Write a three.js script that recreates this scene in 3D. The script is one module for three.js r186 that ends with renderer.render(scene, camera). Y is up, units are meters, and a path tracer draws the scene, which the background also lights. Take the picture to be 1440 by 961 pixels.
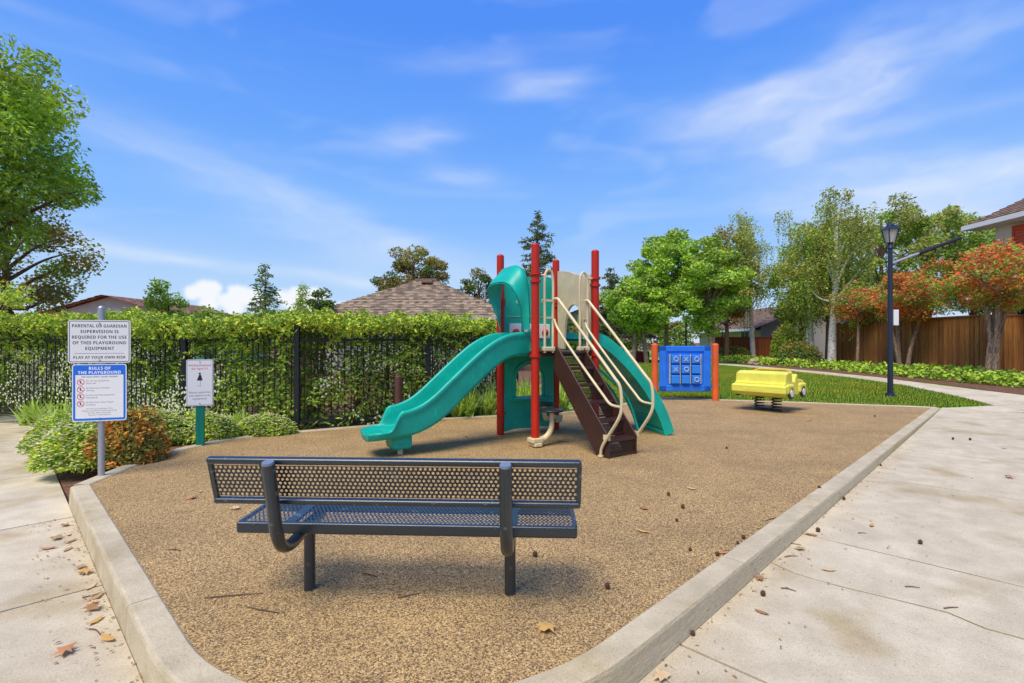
import * as THREE from 'three';
import { RoundedBoxGeometry } from 'three/addons/geometries/RoundedBoxGeometry.js';
import { mergeGeometries } from 'three/addons/utils/BufferGeometryUtils.js';

// ---------------------------------------------------------------- camera, sky, sun, exposure
const scene = new THREE.Scene();
const camera = new THREE.PerspectiveCamera(67.4, 1024 / 683, 0.05, 900);
camera.position.set(0, 1.4, 0);
camera.lookAt(0, 1.4, -10);

const EXPOSURE = 1.55;
const renderer = new THREE.WebGLRenderer({ antialias: true });
renderer.toneMapping = THREE.LinearToneMapping;
renderer.toneMappingExposure = EXPOSURE;
renderer.shadowMap.enabled = true;

const sun = new THREE.DirectionalLight(new THREE.Color(1, 0.91, 0.76), 2.8);
sun.position.set(-7, 24, 4);
sun.target.position.set(0, 0, -8);
sun.castShadow = true;
sun.shadow.radius = 60;
sun.shadow.mapSize.set(2048, 2048);
Object.assign(sun.shadow.camera, { left: -32, right: 32, top: 32, bottom: -32, near: 1, far: 120 });
scene.add(sun, sun.target);

// seeded random numbers and tileable noise
function rng(seed) { let a = seed >>> 0; return () => { a = (a + 0x6D2B79F5) | 0; let t = Math.imul(a ^ (a >>> 15), 1 | a); t = (t + Math.imul(t ^ (t >>> 7), 61 | t)) ^ t; return ((t ^ (t >>> 14)) >>> 0) / 4294967296; }; }
function hash(x, y, s) { let h = Math.imul(x, 374761393) + Math.imul(y, 668265263) + Math.imul(s, 974634777); h = Math.imul(h ^ (h >>> 13), 1274126177); return ((h ^ (h >>> 16)) >>> 0) / 4294967296; }
function vnoise(x, y, per, s) {
  const xi = Math.floor(x), yi = Math.floor(y), fx = x - xi, fy = y - yi, w = v => ((v % per) + per) % per;
  const u = fx * fx * (3 - 2 * fx), v = fy * fy * (3 - 2 * fy);
  const a = hash(w(xi), w(yi), s), b = hash(w(xi + 1), w(yi), s), c = hash(w(xi), w(yi + 1), s), d = hash(w(xi + 1), w(yi + 1), s);
  return a + (b - a) * u + (c - a) * v + (a - b - c + d) * u * v;
}
function fbm(x, y, per, s, oct = 4) { let r = 0, a = 0.5, t = 0; for (let i = 0; i < oct; i++) { r += a * vnoise(x, y, per, s + i); t += a; x *= 2; y *= 2; per *= 2; a *= 0.5; } return r / t; }
const smooth = (a, b, v) => { const t = Math.min(1, Math.max(0, (v - a) / (b - a))); return t * t * (3 - 2 * t); };
const lin = c => (c <= 0.04045 ? c / 12.92 : Math.pow((c + 0.055) / 1.055, 2.4));
const sl = (r, g, b) => [lin(r / 255), lin(g / 255), lin(b / 255)];

// blue sky with thin high cloud and two low cumulus heads, as an equirectangular picture of the whole sky
{
  const W = 1536, H = 768, data = new Float32Array(W * H * 4), D = Math.PI / 180;
  const stops = [[-90, sl(214, 220, 226)], [0, sl(214, 230, 248)], [5, sl(182, 215, 252)], [13, sl(138, 190, 255)], [22, sl(106, 166, 252)], [32, sl(84, 146, 247)], [60, sl(66, 124, 236)], [90, sl(58, 112, 226)]];
  // strokes of cirrus: azimuth, elevation, half length, half width (degrees), tilt (degrees), strength
  const strokes = [[-28, 15.4, 17, 1.7, -17, 0.3], [-15, 9.5, 12, 2.2, -14, 0.26], [3, 26.5, 4.2, 1.0, 3, 0.42], [-11, 21.2, 4.5, 1.2, 8, 0.42], [-6, 18, 3.6, 1.0, -4, 0.32], [23, 22.5, 7, 1.8, 5, 0.5], [32, 21.5, 9, 3.4, 16, 0.5], [40, 13.5, 11, 3.2, -4, 0.55], [38, 10, 9, 2.4, -12, 0.4], [-36, 8, 6.5, 0.7, -4, 0.5], [-20, 6.8, 9, 0.6, -5, 0.35], [-5, 28.5, 6, 0.9, 6, 0.2], [70, 20, 14, 4, 10, 0.5], [-75, 24, 16, 3, -8, 0.4], [120, 18, 18, 4, 6, 0.45], [-130, 26, 18, 4, -10, 0.45], [175, 22, 16, 4, 5, 0.45]];
  const heads = [];
  const hr = rng(5);
  for (const [az, el, w, h] of [[-29.3, 4.6, 3.4, 2.0], [-22.2, 4.6, 2.2, 1.8], [-18, 3.6, 2, 1.0], [-40.2, 6.6, 0.5, 0.35], [78, 5, 6, 2.4], [-95, 4, 7, 2.2], [150, 5, 8, 2.5]]) {
    for (let i = 0; i < 16; i++) { const u = hr() * 2 - 1; heads.push([az + u * w * 0.8, el + (hr() - 0.65) * h * (1.1 - u * u), h * (0.3 + 0.35 * hr())]); }
  }
  const pre = strokes.map(([sa, se, L, Wd, tl, st]) => [sa, se, L, Wd, Math.cos(tl * D), Math.sin(tl * D), st]), c = [0, 0, 0];
  for (let j = 0; j < H; j++) {
    const el = ((j + 0.5) / H - 0.5) * 180, ce = Math.cos(el * D);
    let k = 1; while (k < stops.length - 1 && stops[k][0] < el) k++;
    const [e0, c0] = stops[k - 1], [e1, c1] = stops[k], t0 = Math.min(1, Math.max(0, (el - e0) / (e1 - e0))), t = 0.5 * t0 + 0.5 * smooth(0, 1, t0);
    const near = heads.filter(h => Math.abs(h[1] - el) < 4);
    for (let i = 0; i < W; i++) {
      let az = ((i + 0.5) / W - 0.5) * 360 + 90; if (az > 180) az -= 360;         // 0 = -z, positive to +x
      const o = (j * W + i) * 4; for (let q = 0; q < 3; q++) c[q] = c0[q] + (c1[q] - c0[q]) * t;
      if (el > -1) {
        const pu = (i / W) * 32, pv = el / 3.2;
        let a = smooth(0.5, 0.85, fbm(pu + 2 * vnoise(pu, pv * 0.7 + 50, 32, 71), pv * 1.2 + 40, 32, 11, 4)) * 0.14 * smooth(2, 12, el), wob = -1;
        for (const [sa, se, L, Wd, ca, sn, st] of pre) {
          let da = az - sa; if (da > 180) da -= 360; else if (da < -180) da += 360;
          const de = el - se; if (Math.abs(da) > L * 1.7 + Wd || Math.abs(de) > 12) continue;
          da *= ce; if (wob < 0) wob = fbm(pu * 2, pv * 2 + 9, 64, 33, 3) - 0.5;
          const p = da * ca + de * sn, q = de * ca - da * sn + wob * Wd * 1.5, g = Math.exp(-Math.pow(Math.abs(p / L), 2.4) - (q / Wd) * (q / Wd));
          if (g > 0.01) a += 0.85 * st * g * (0.45 + 0.9 * fbm(p * 0.28 + 20, q * 1.6 + 90, 512, 17, 4));
        }
        a = Math.min(0.85, a);
        let cu = 0, n = -9;
        for (const [ha, he, r] of near) { const da = az - ha; if (Math.abs(da) > 4) continue; if (n < -1) n = fbm(az * 1.3 + 300, el * 1.3 + 60, 1024, 23, 4) - 0.5; cu = Math.max(cu, smooth(1.15, 0.75, Math.hypot(da, (el - he) * 1.15) / r + n * 0.9)); }
        cu *= smooth(0.5, 2.5, el) * 0.92;
        for (let q = 0; q < 3; q++) { c[q] += (0.93 + 0.035 * q - c[q]) * a; c[q] += (0.95 + 0.02 * q - c[q]) * cu; }
      }
      for (let q = 0; q < 3; q++) data[o + q] = c[q] / EXPOSURE;
      data[o + 3] = 1;
    }
  }
  const tex = new THREE.DataTexture(data, W, H, THREE.RGBAFormat, THREE.FloatType);
  tex.mapping = THREE.EquirectangularReflectionMapping; tex.magFilter = THREE.LinearFilter; tex.minFilter = THREE.LinearFilter; tex.needsUpdate = true;
  scene.background = tex; scene.environment = tex;
}

// ---------------------------------------------------------------- helpers
const taken = {};
function numbered(n) { const k = taken[n] = (taken[n] ?? -1) + 1; return k ? n + '_' + String(k).padStart(3, '0') : n; }
function shadows(o) { o.traverse(m => { if (m.isMesh) { m.castShadow = true; m.receiveShadow = true; } }); return o; }
function part(name, geo, mat, parent) { const m = new THREE.Mesh(geo, mat); m.name = name; m.castShadow = m.receiveShadow = true; parent.add(m); return m; }
function thing(name, label, category, pos = [0, 0, 0], turn = 0, group) {
  const o = new THREE.Group(); o.name = numbered(name); o.position.set(...pos); o.rotation.y = turn;
  o.userData = { label, category }; if (group) o.userData.group = group; scene.add(o); return o;
}
function single(name, geo, mat, label, category, group) {
  const m = new THREE.Mesh(geo, mat); m.name = numbered(name); m.castShadow = m.receiveShadow = true;
  m.userData = { label, category }; if (group) m.userData.group = group; scene.add(m); return m;
}
function setting(name, geo, mat) { const m = geo ? new THREE.Mesh(geo, mat) : new THREE.Group(); m.name = numbered(name); m.userData = { kind: 'structure' }; m.castShadow = m.receiveShadow = true; scene.add(m); return m; }
const V = (x, y, z) => new THREE.Vector3(x, y, z);
function box(w, h, d, x = 0, y = 0, z = 0, r = 0) { const g = r ? new RoundedBoxGeometry(w, h, d, 2, r) : new THREE.BoxGeometry(w, h, d); g.translate(x, y, z); return g; }
function cyl(r0, r1, h, x = 0, y = 0, z = 0, n = 20) { const g = new THREE.CylinderGeometry(r0, r1, h, n); g.translate(x, y, z); return g; }
function merge(list) { return mergeGeometries(list.map(g => { const q = g.index ? g.toNonIndexed() : g; for (const k of Object.keys(q.attributes)) if (!['position', 'normal', 'uv'].includes(k)) q.deleteAttribute(k); return q; })); }
// a tube of varying radius along points
function tube(pts, radii, n = 10, smoothPath = true, steps = 0) {
  const curve = smoothPath ? new THREE.CatmullRomCurve3(pts, false, 'centripetal') : null;
  const N = steps || (smoothPath ? (pts.length - 1) * 5 : pts.length - 1);
  const P = [], R = [];
  for (let i = 0; i <= N; i++) {
    const t = i / N; P.push(curve ? curve.getPoint(t) : pts[i].clone());
    if (Array.isArray(radii)) { const f = t * (radii.length - 1), a = Math.min(radii.length - 2, Math.floor(f)); R.push(radii[a] + (radii[a + 1] - radii[a]) * (f - a)); } else R.push(radii);
  }
  const pos = [], nor = [], uv = [], idx = []; let prev = null, len = 0;
  for (let i = 0; i <= N; i++) {
    const d = (i < N ? P[i + 1].clone().sub(P[i]) : P[i].clone().sub(P[i - 1])).add(i > 0 ? P[i].clone().sub(P[i - 1]) : V(0, 0, 0)).normalize();
    let a = prev ? prev.clone().addScaledVector(d, -prev.dot(d)) : (Math.abs(d.y) < 0.9 ? V(0, 1, 0) : V(1, 0, 0)).cross(d); a.normalize(); prev = a;
    const b = d.clone().cross(a); if (i) len += P[i].distanceTo(P[i - 1]);
    for (let k = 0; k <= n; k++) { const t = k / n * Math.PI * 2, nn = a.clone().multiplyScalar(Math.cos(t)).addScaledVector(b, Math.sin(t)); const p = P[i].clone().addScaledVector(nn, R[i]); pos.push(p.x, p.y, p.z); nor.push(nn.x, nn.y, nn.z); uv.push(k / n * R[i] * 6.28, len); }
  }
  const w = n + 1;
  for (let i = 0; i < N; i++) for (let k = 0; k < n; k++) { const q = i * w + k; idx.push(q, q + 1, q + w, q + 1, q + w + 1, q + w); }
  for (const e of [0, N]) { const c = pos.length / 3; pos.push(P[e].x, P[e].y, P[e].z); const d = (e ? P[N].clone().sub(P[N - 1]) : P[0].clone().sub(P[1])).normalize(); nor.push(d.x, d.y, d.z); uv.push(0, 0); for (let k = 0; k < n; k++) { const q = e * w + k; e ? idx.push(q, q + 1, c) : idx.push(q + 1, q, c); } }
  const g = new THREE.BufferGeometry(); g.setAttribute('position', new THREE.Float32BufferAttribute(pos, 3)); g.setAttribute('normal', new THREE.Float32BufferAttribute(nor, 3)); g.setAttribute('uv', new THREE.Float32BufferAttribute(uv, 2)); g.setIndex(idx); return g;
}
// polygon in plan (x, z) as a slab with its top at y
function slab(pts, top, thick, bevel = 0) {
  const s = new THREE.Shape(pts.map(([x, z]) => new THREE.Vector2(x, -z)));
  const g = new THREE.ExtrudeGeometry(s, { depth: thick - bevel * 2, bevelEnabled: bevel > 0, bevelSize: bevel, bevelThickness: bevel, bevelOffset: -bevel, bevelSegments: 2 });
  g.rotateX(-Math.PI / 2); g.translate(0, top - thick + bevel, 0); return planUV(g);
}
function planUV(g) {
  const p = g.attributes.position, n = g.attributes.normal, uv = new Float32Array(p.count * 2);
  for (let i = 0; i < p.count; i++) { if (Math.abs(n.getY(i)) > 0.5) { uv[2 * i] = p.getX(i); uv[2 * i + 1] = p.getZ(i); } else { uv[2 * i] = p.getX(i) * 0.8 + p.getZ(i) * 0.6; uv[2 * i + 1] = p.getY(i); } }
  g.setAttribute('uv', new THREE.BufferAttribute(uv, 2)); return g;
}
function wallUV(g) { const p = g.attributes.position, n = g.attributes.normal, uv = new Float32Array(p.count * 2); for (let i = 0; i < p.count; i++) { const ax = Math.abs(n.getX(i)), ay = Math.abs(n.getY(i)); uv[2 * i] = ax > 0.6 ? p.getZ(i) : p.getX(i); uv[2 * i + 1] = ay > 0.7 ? p.getZ(i) : p.getY(i); } g.setAttribute('uv', new THREE.BufferAttribute(uv, 2)); return g; }
function texture(n, metres, fn, srgb = true) {
  const d = new Uint8Array(n * n * 4);
  for (let j = 0; j < n; j++) for (let i = 0; i < n; i++) { const c = fn(i / n, j / n, i, j), o = (j * n + i) * 4; for (let q = 0; q < 3; q++) d[o + q] = Math.max(0, Math.min(255, c[q])); d[o + 3] = 255; }
  const t = new THREE.DataTexture(d, n, n); t.wrapS = t.wrapT = THREE.RepeatWrapping; t.magFilter = THREE.LinearFilter; t.minFilter = THREE.LinearMipmapLinearFilter; t.generateMipmaps = true; if (srgb) t.colorSpace = THREE.SRGBColorSpace;
  t.repeat.set(1 / metres, 1 / metres); t.needsUpdate = true; return t;
}
const std = (color, roughness = 0.7, more = {}) => new THREE.MeshStandardMaterial({ color, roughness, ...more });
const rgb = (r, g, b) => new THREE.Color().setRGB(r, g, b);

// ---------------------------------------------------------------- materials
const rr = rng(77);
// poured rubber granules: tan, brown and black crumbs
const crumb = (() => {
  const n = 1536, cells = 330, tones = [[206, 168, 112], [190, 150, 98], [222, 188, 134], [168, 128, 82], [150, 112, 74], [104, 82, 60], [74, 60, 48], [198, 160, 108], [212, 176, 124], [134, 104, 74]];
  const col = new Uint8Array(n * n * 3), hgt = new Uint8Array(n * n);
  for (let j = 0; j < n; j++) for (let i = 0; i < n; i++) {
    const x = i / n * cells, y = j / n * cells, xi = Math.floor(x), yi = Math.floor(y); let best = 9, second = 9, id = 0;
    for (let b = -1; b <= 1; b++) for (let a = -1; a <= 1; a++) {
      const cx = (xi + a + cells) % cells, cy = (yi + b + cells) % cells, r1 = hash(cx, cy, 1), r2 = hash(cx, cy, 2), an = hash(cx, cy, 3) * 3.14;
      const dx = xi + a + r1 - x, dy = yi + b + r2 - y, u = dx * Math.cos(an) + dy * Math.sin(an), v = -dx * Math.sin(an) + dy * Math.cos(an), d = Math.hypot(u * 0.7, v * 1.25);
      if (d < best) { second = best; best = d; id = cy * cells + cx; } else if (d < second) second = d;
    }
    const tn = tones[Math.floor(hash(id, 7, 4) * tones.length)], t = tn.map((q, k) => (q * 0.8 + [200, 164, 104][k] * 0.2) * [0.97, 0.985, 0.95][k]), s = 0.88 + 0.24 * hash(id, 9, 5), gap = second - best < 0.09 ? 0.74 : 1, o = j * n + i;
    for (let q = 0; q < 3; q++) col[o * 3 + q] = Math.min(255, t[q] * s * gap);
    hgt[o] = 60 + 150 * Math.min(1, (second - best) * 2) * (0.5 + 0.5 * hash(id, 3, 8));
  }
  return { map: texture(n, 2.1, (u, v, i, j) => { const o = (j * n + i) * 3, w = 0.91 + 0.2 * fbm(u * 5, v * 5, 5, 40, 4); return [col[o] * w, col[o + 1] * w, col[o + 2] * w]; }), bump: texture(n, 2.1, (u, v, i, j) => { const h = hgt[j * n + i]; return [h, h, h]; }, false) };
})();
const M = {};
M.rubber = std(0xffffff, 0.95, { map: crumb.map, bumpMap: crumb.bump, bumpScale: 0.004 });
function concreteTex(seed, tint, metres) {
  return texture(1024, metres, (u, v, i, j) => {
    const big = fbm(u * 4, v * 4, 4, seed, 5) - 0.5, mid = fbm(u * 22, v * 22, 22, seed + 9, 4) - 0.5, grain = hash(i, j, seed) - 0.5, st = smooth(0.52, 0.85, fbm(u * 7 + 3, v * 7, 7, seed + 20, 5)), pit = hash(i >> 1, j >> 1, seed + 4) > 0.992 ? -34 : 0;
    const s = big * 30 + mid * 30 + grain * 30 + pit;
    return [tint[0] + s - st * 16, tint[1] + s - st * 20, tint[2] + s * 0.95 - st * 28];
  });
}
const conBump = texture(512, 1.2, (u, v, i, j) => { const h = 128 + (fbm(u * 60, v * 60, 60, 3, 3) - 0.5) * 130 + (hash(i, j, 9) - 0.5) * 50; return [h, h, h]; }, false);
M.walk = std(0xffffff, 0.9, { map: concreteTex(3, [192, 178, 148], 3.1), bumpMap: conBump, bumpScale: 0.003 });
M.walkPale = std(0xffffff, 0.9, { map: concreteTex(5, [200, 187, 158], 3.3), bumpMap: conBump, bumpScale: 0.003 });
M.curb = std(0xffffff, 0.92, { map: concreteTex(13, [187, 173, 141], 2.3), bumpMap: conBump, bumpScale: 0.005 });
const soilTex = texture(512, 1.6, (u, v, i, j) => { const a = fbm(u * 30, v * 30, 30, 5, 4), b = hash(i >> 1, j >> 1, 3), s = 0.55 + a * 0.6 + (b - 0.5) * 0.5; return [132 * s, 92 * s, 62 * s]; });
M.soil = std(0xffffff, 1, { map: soilTex, bumpMap: soilTex, bumpScale: 0.03 });
M.joint = std(rgb(0.11, 0.09, 0.07), 1);
const lawnTex = texture(1024, 5, (u, v, i, j) => { const a = fbm(u * 9, v * 9, 9, 8, 4), b = fbm(u * 120, v * 120, 120, 6, 2), h = hash(i, j, 5), y = smooth(0.5, 0.72, a), s = 0.6 + b * 0.55 + (h - 0.5) * 0.35; return [(120 + y * 50) * s, (176 + y * 8) * s, (52 + y * 10) * s]; });
M.lawn = std(0xffffff, 1, { map: lawnTex, bumpMap: lawnTex, bumpScale: 0.03 });
const plasticBump = texture(256, 0.25, (u, v) => { const h = 128 + (fbm(u * 40, v * 40, 40, 4, 2) - 0.5) * 120; return [h, h, h]; }, false);
const wear = texture(512, 0.9, (u, v, i, j) => { const a = fbm(u * 5, v * 5, 5, 81, 4), b = fbm(u * 70, v * 9, 70, 83, 3), c = smooth(0.66, 0.74, b) * smooth(0.45, 0.6, a), s = 226 + (a - 0.5) * 40 + (hash(i, j, 6) - 0.5) * 10 + c * 24; return [s + c * 6, s + c * 4, s]; });
const plastic = (r, g, b, rough = 0.38) => new THREE.MeshPhysicalMaterial({ color: rgb(r, g, b), map: wear, roughness: rough, bumpMap: plasticBump, bumpScale: 0.0006, clearcoat: 0.08, clearcoatRoughness: 0.4, specularIntensity: 0.7 });
M.teal = plastic(0.00244, 0.525, 0.384, 0.42); 
M.red = plastic(0.634, 0.0244, 0.00488, 0.45); M.orange = plastic(1, 0.159, 0.0366, 0.4); M.blue = plastic(0.0268, 0.232, 0.976, 0.42); M.blueTile = plastic(0.0366, 0.305, 1, 0.4);
M.cream = plastic(0.878, 0.732, 0.415, 0.35); M.creamPanel = plastic(0.756, 0.634, 0.403, 0.45); M.yellow = plastic(1, 0.939, 0.122, 0.5); M.amber = plastic(0.903, 0.561, 0.0366, 0.45);
M.brown = plastic(0.0671, 0.0293, 0.022, 0.4); M.bollard = plastic(0.134, 0.061, 0.0427, 0.6); M.blackPlastic = plastic(0.0305, 0.0293, 0.0317, 0.4);
const chip = texture(512, 1.3, (u, v, i, j) => { const w = fbm(u * 26, v * 26, 26, 61, 4), c = smooth(0.75, 0.78, w), s = 0.85 + 0.3 * fbm(u * 8, v * 8, 8, 60, 3); return [29 * s + c * 46, 43 * s + c * 48, 50 * s + c * 40]; });
M.bench = new THREE.MeshPhysicalMaterial({ color: 0xffffff, map: chip, roughness: 0.36, clearcoat: 0.7, clearcoatRoughness: 0.3 });
M.benchCap = std(rgb(0.16, 0.2, 0.26), 0.3);
M.iron = std(rgb(0.012, 0.013, 0.015), 0.5);
M.navyMetal = std(rgb(0.018, 0.024, 0.045), 0.42);
M.steel = std(rgb(0.42, 0.44, 0.47), 0.42, { metalness: 0.6 });
M.spring = std(rgb(0.02, 0.035, 0.03), 0.4);
M.paleBlue = plastic(0.42, 0.56, 0.86, 0.5); M.greenPost = plastic(0, 0.244, 0.159, 0.55);
M.white = std(rgb(0.78, 0.78, 0.76), 0.5);
M.lampGlass = new THREE.MeshPhysicalMaterial({ color: rgb(0.8, 0.76, 0.68), roughness: 0.6, transmission: 0.4 });
function woodTex(seed, a, b) { return texture(512, 1.4, (u, v) => { const g = fbm(u * 46, v * 3, 46, seed, 4), k = fbm(u * 6, v * 5, 6, seed + 5, 4), s = 0.65 + 0.45 * g + 0.35 * (k - 0.5); return [0, 1, 2].map(q => (a[q] + (b[q] - a[q]) * k) * s); }); }
M.wood = [[206, 146, 70], [190, 130, 60], [220, 158, 78], [172, 114, 54]].map((c, i) => { const t = woodTex(20 + i * 3, c, [c[0] * 0.72, c[1] * 0.66, c[2] * 0.6]); return std(0xffffff, 0.85, { map: t, bumpMap: t, bumpScale: 0.004 }); });
M.woodRed = [[186, 104, 54], [168, 90, 46], [198, 116, 60]].map((c, i) => { const t = woodTex(40 + i * 3, c, [c[0] * 0.75, c[1] * 0.7, c[2] * 0.65]); return std(0xffffff, 0.85, { map: t }); });
const stucco = texture(256, 1, (u, v, i, j) => { const s = (fbm(u * 40, v * 40, 40, 9, 3) - 0.5) * 20 + (fbm(u * 4, v * 4, 4, 2, 3) - 0.5) * 16; return [216 + s, 208 + s, 192 + s]; });
M.stucco = std(0xffffff, 0.95, { map: stucco, bumpMap: stucco, bumpScale: 0.004 });
M.stuccoGrey = std(rgb(0.42, 0.4, 0.36), 0.95, { bumpMap: stucco, bumpScale: 0.004 });
const shingle = (seed, c) => texture(512, 3, (u, v, i, j) => { const row = Math.floor(v * 20), off = hash(row, 1, seed) * 0.7, cellX = Math.floor((u + off) * 14), t = 0.72 + 0.5 * hash(cellX % 14, row, seed) + (hash(i, j, 4) - 0.5) * 0.2; return [c[0] * t, c[1] * t, c[2] * t]; });
M.roof = std(0xffffff, 0.95, { map: shingle(6, [150, 131, 108]) });
M.roofDark = std(0xffffff, 0.95, { map: shingle(8, [132, 106, 88]) });
M.roofRed = std(0xffffff, 0.95, { map: shingle(12, [156, 112, 92]) });
const barkTex = (seed, a, vs) => texture(256, 0.8, (u, v) => { const g = fbm(u * 24, v * vs, 24, seed, 4), s = 0.5 + g; return a.map(q => q * s); });
M.bark = std(0xffffff, 1, { map: barkTex(5, [112, 88, 68], 8), bumpMap: barkTex(5, [128, 128, 128], 8), bumpScale: 0.02 });
M.barkPale = std(0xffffff, 1, { map: barkTex(9, [150, 124, 100], 7), bumpMap: barkTex(9, [128, 128, 128], 7), bumpScale: 0.02 });
M.birch = std(0xffffff, 0.9, { map: texture(256, 0.9, (u, v) => { const d = smooth(0.62, 0.72, fbm(u * 5, v * 26, 26, 31, 4)), s = 0.85 + 0.3 * fbm(u * 8, v * 8, 8, 3, 3); return [214 * s * (1 - d * 0.72), 208 * s * (1 - d * 0.74), 198 * s * (1 - d * 0.75)]; }) });
const leafMat = (tr = 0.35) => new THREE.MeshPhysicalMaterial({ color: 0xffffff, vertexColors: true, roughness: 0.85, transmission: tr, thickness: 0, side: THREE.DoubleSide });
M.leaf = leafMat(0.45); M.leafThick = leafMat(0.25);
M.petal = std(0xffffff, 0.9, { vertexColors: true, side: THREE.DoubleSide });

// ---------------------------------------------------------------- foliage builder
class Leaves {
  constructor() { this.p = []; this.n = []; this.c = []; this.i = []; }
  add(x, y, z, dx, dy, dz, nx, ny, nz, len, wid, col) {
    let sx = dy * nz - dz * ny, sy = dz * nx - dx * nz, sz = dx * ny - dy * nx; const sm = Math.hypot(sx, sy, sz) || 1; sx /= sm; sy /= sm; sz /= sm;
    const b = this.p.length / 3, h = wid / 2, f = wid * 0.18, m = 0.45 * len;
    this.p.push(x, y, z, x + dx * m + sx * h + nx * f, y + dy * m + sy * h + ny * f, z + dz * m + sz * h + nz * f, x + dx * len, y + dy * len, z + dz * len, x + dx * m - sx * h + nx * f, y + dy * m - sy * h + ny * f, z + dz * m - sz * h + nz * f);
    for (let k = 0; k < 4; k++) { this.n.push(nx, ny, nz); this.c.push(col[0], col[1], col[2]); }
    this.i.push(b, b + 1, b + 2, b, b + 2, b + 3);
  }
  random(r, x, y, z, len, wid, col, up = 0.5, droop = 0) {
    let a = r() * 6.2832, t = r() * 2 - 1, s = Math.sqrt(1 - t * t), nx = s * Math.cos(a), ny = t + up, nz = s * Math.sin(a); let m = Math.hypot(nx, ny, nz) || 1; nx /= m; ny /= m; nz /= m;
    a = r() * 6.2832; let dx = Math.cos(a), dy = (r() - 0.5) - droop, dz = Math.sin(a); const k = dx * nx + dy * ny + dz * nz; dx -= k * nx; dy -= k * ny; dz -= k * nz; m = Math.hypot(dx, dy, dz) || 1;
    this.add(x, y, z, dx / m, dy / m, dz / m, nx, ny, nz, len * (0.7 + 0.6 * r()), wid * (0.7 + 0.6 * r()), col);
  }
  geo() { const g = new THREE.BufferGeometry(); g.setAttribute('position', new THREE.Float32BufferAttribute(this.p, 3)); g.setAttribute('normal', new THREE.Float32BufferAttribute(this.n, 3)); g.setAttribute('color', new THREE.Float32BufferAttribute(this.c, 3)); g.setIndex(this.i); return g; }
}
const PAL = {
  fresh: [[0.13, 0.24, 0.025], [0.17, 0.29, 0.03], [0.1, 0.19, 0.022], [0.2, 0.31, 0.035]],
  maple: [[0.17, 0.31, 0.02], [0.21, 0.36, 0.028], [0.12, 0.23, 0.02], [0.25, 0.4, 0.03]],
  olive: [[0.13, 0.15, 0.03], [0.17, 0.17, 0.035], [0.1, 0.13, 0.025], [0.2, 0.15, 0.04]],
  dark: [[0.045, 0.1, 0.02], [0.06, 0.12, 0.022], [0.035, 0.08, 0.018], [0.08, 0.14, 0.028]],
  conifer: [[0.05, 0.085, 0.03], [0.07, 0.11, 0.032], [0.1, 0.13, 0.035], [0.04, 0.07, 0.026]],
  birch: [[0.16, 0.22, 0.04], [0.2, 0.26, 0.05], [0.13, 0.18, 0.035], [0.24, 0.27, 0.06]],
  hedge: [[0.085, 0.17, 0.022], [0.11, 0.2, 0.028], [0.065, 0.135, 0.02], [0.14, 0.23, 0.032]],
  shoot: [[0.2, 0.34, 0.025], [0.25, 0.37, 0.03], [0.16, 0.3, 0.03], [0.31, 0.37, 0.035]],
  rust: [[0.36, 0.12, 0.025], [0.34, 0.17, 0.03], [0.27, 0.17, 0.03], [0.16, 0.18, 0.03]],
  strap: [[0.14, 0.25, 0.03], [0.17, 0.3, 0.04], [0.21, 0.33, 0.05], [0.11, 0.2, 0.025]],
};
for (const k in PAL) PAL[k] = PAL[k].map(c => [c[0] * 2.25, c[1] * 1.92, c[2] * 1.1]);
const vary = (r, pal, s = 0.3) => { const c = pal[Math.floor(r() * pal.length)], k = 1 - s / 2 + s * r(); return [c[0] * k, c[1] * k, c[2] * k]; };
const ball = r => { let x, y, z; do { x = r() * 2 - 1; y = r() * 2 - 1; z = r() * 2 - 1; } while (x * x + y * y + z * z > 1); return [x, y, z]; };
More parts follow.
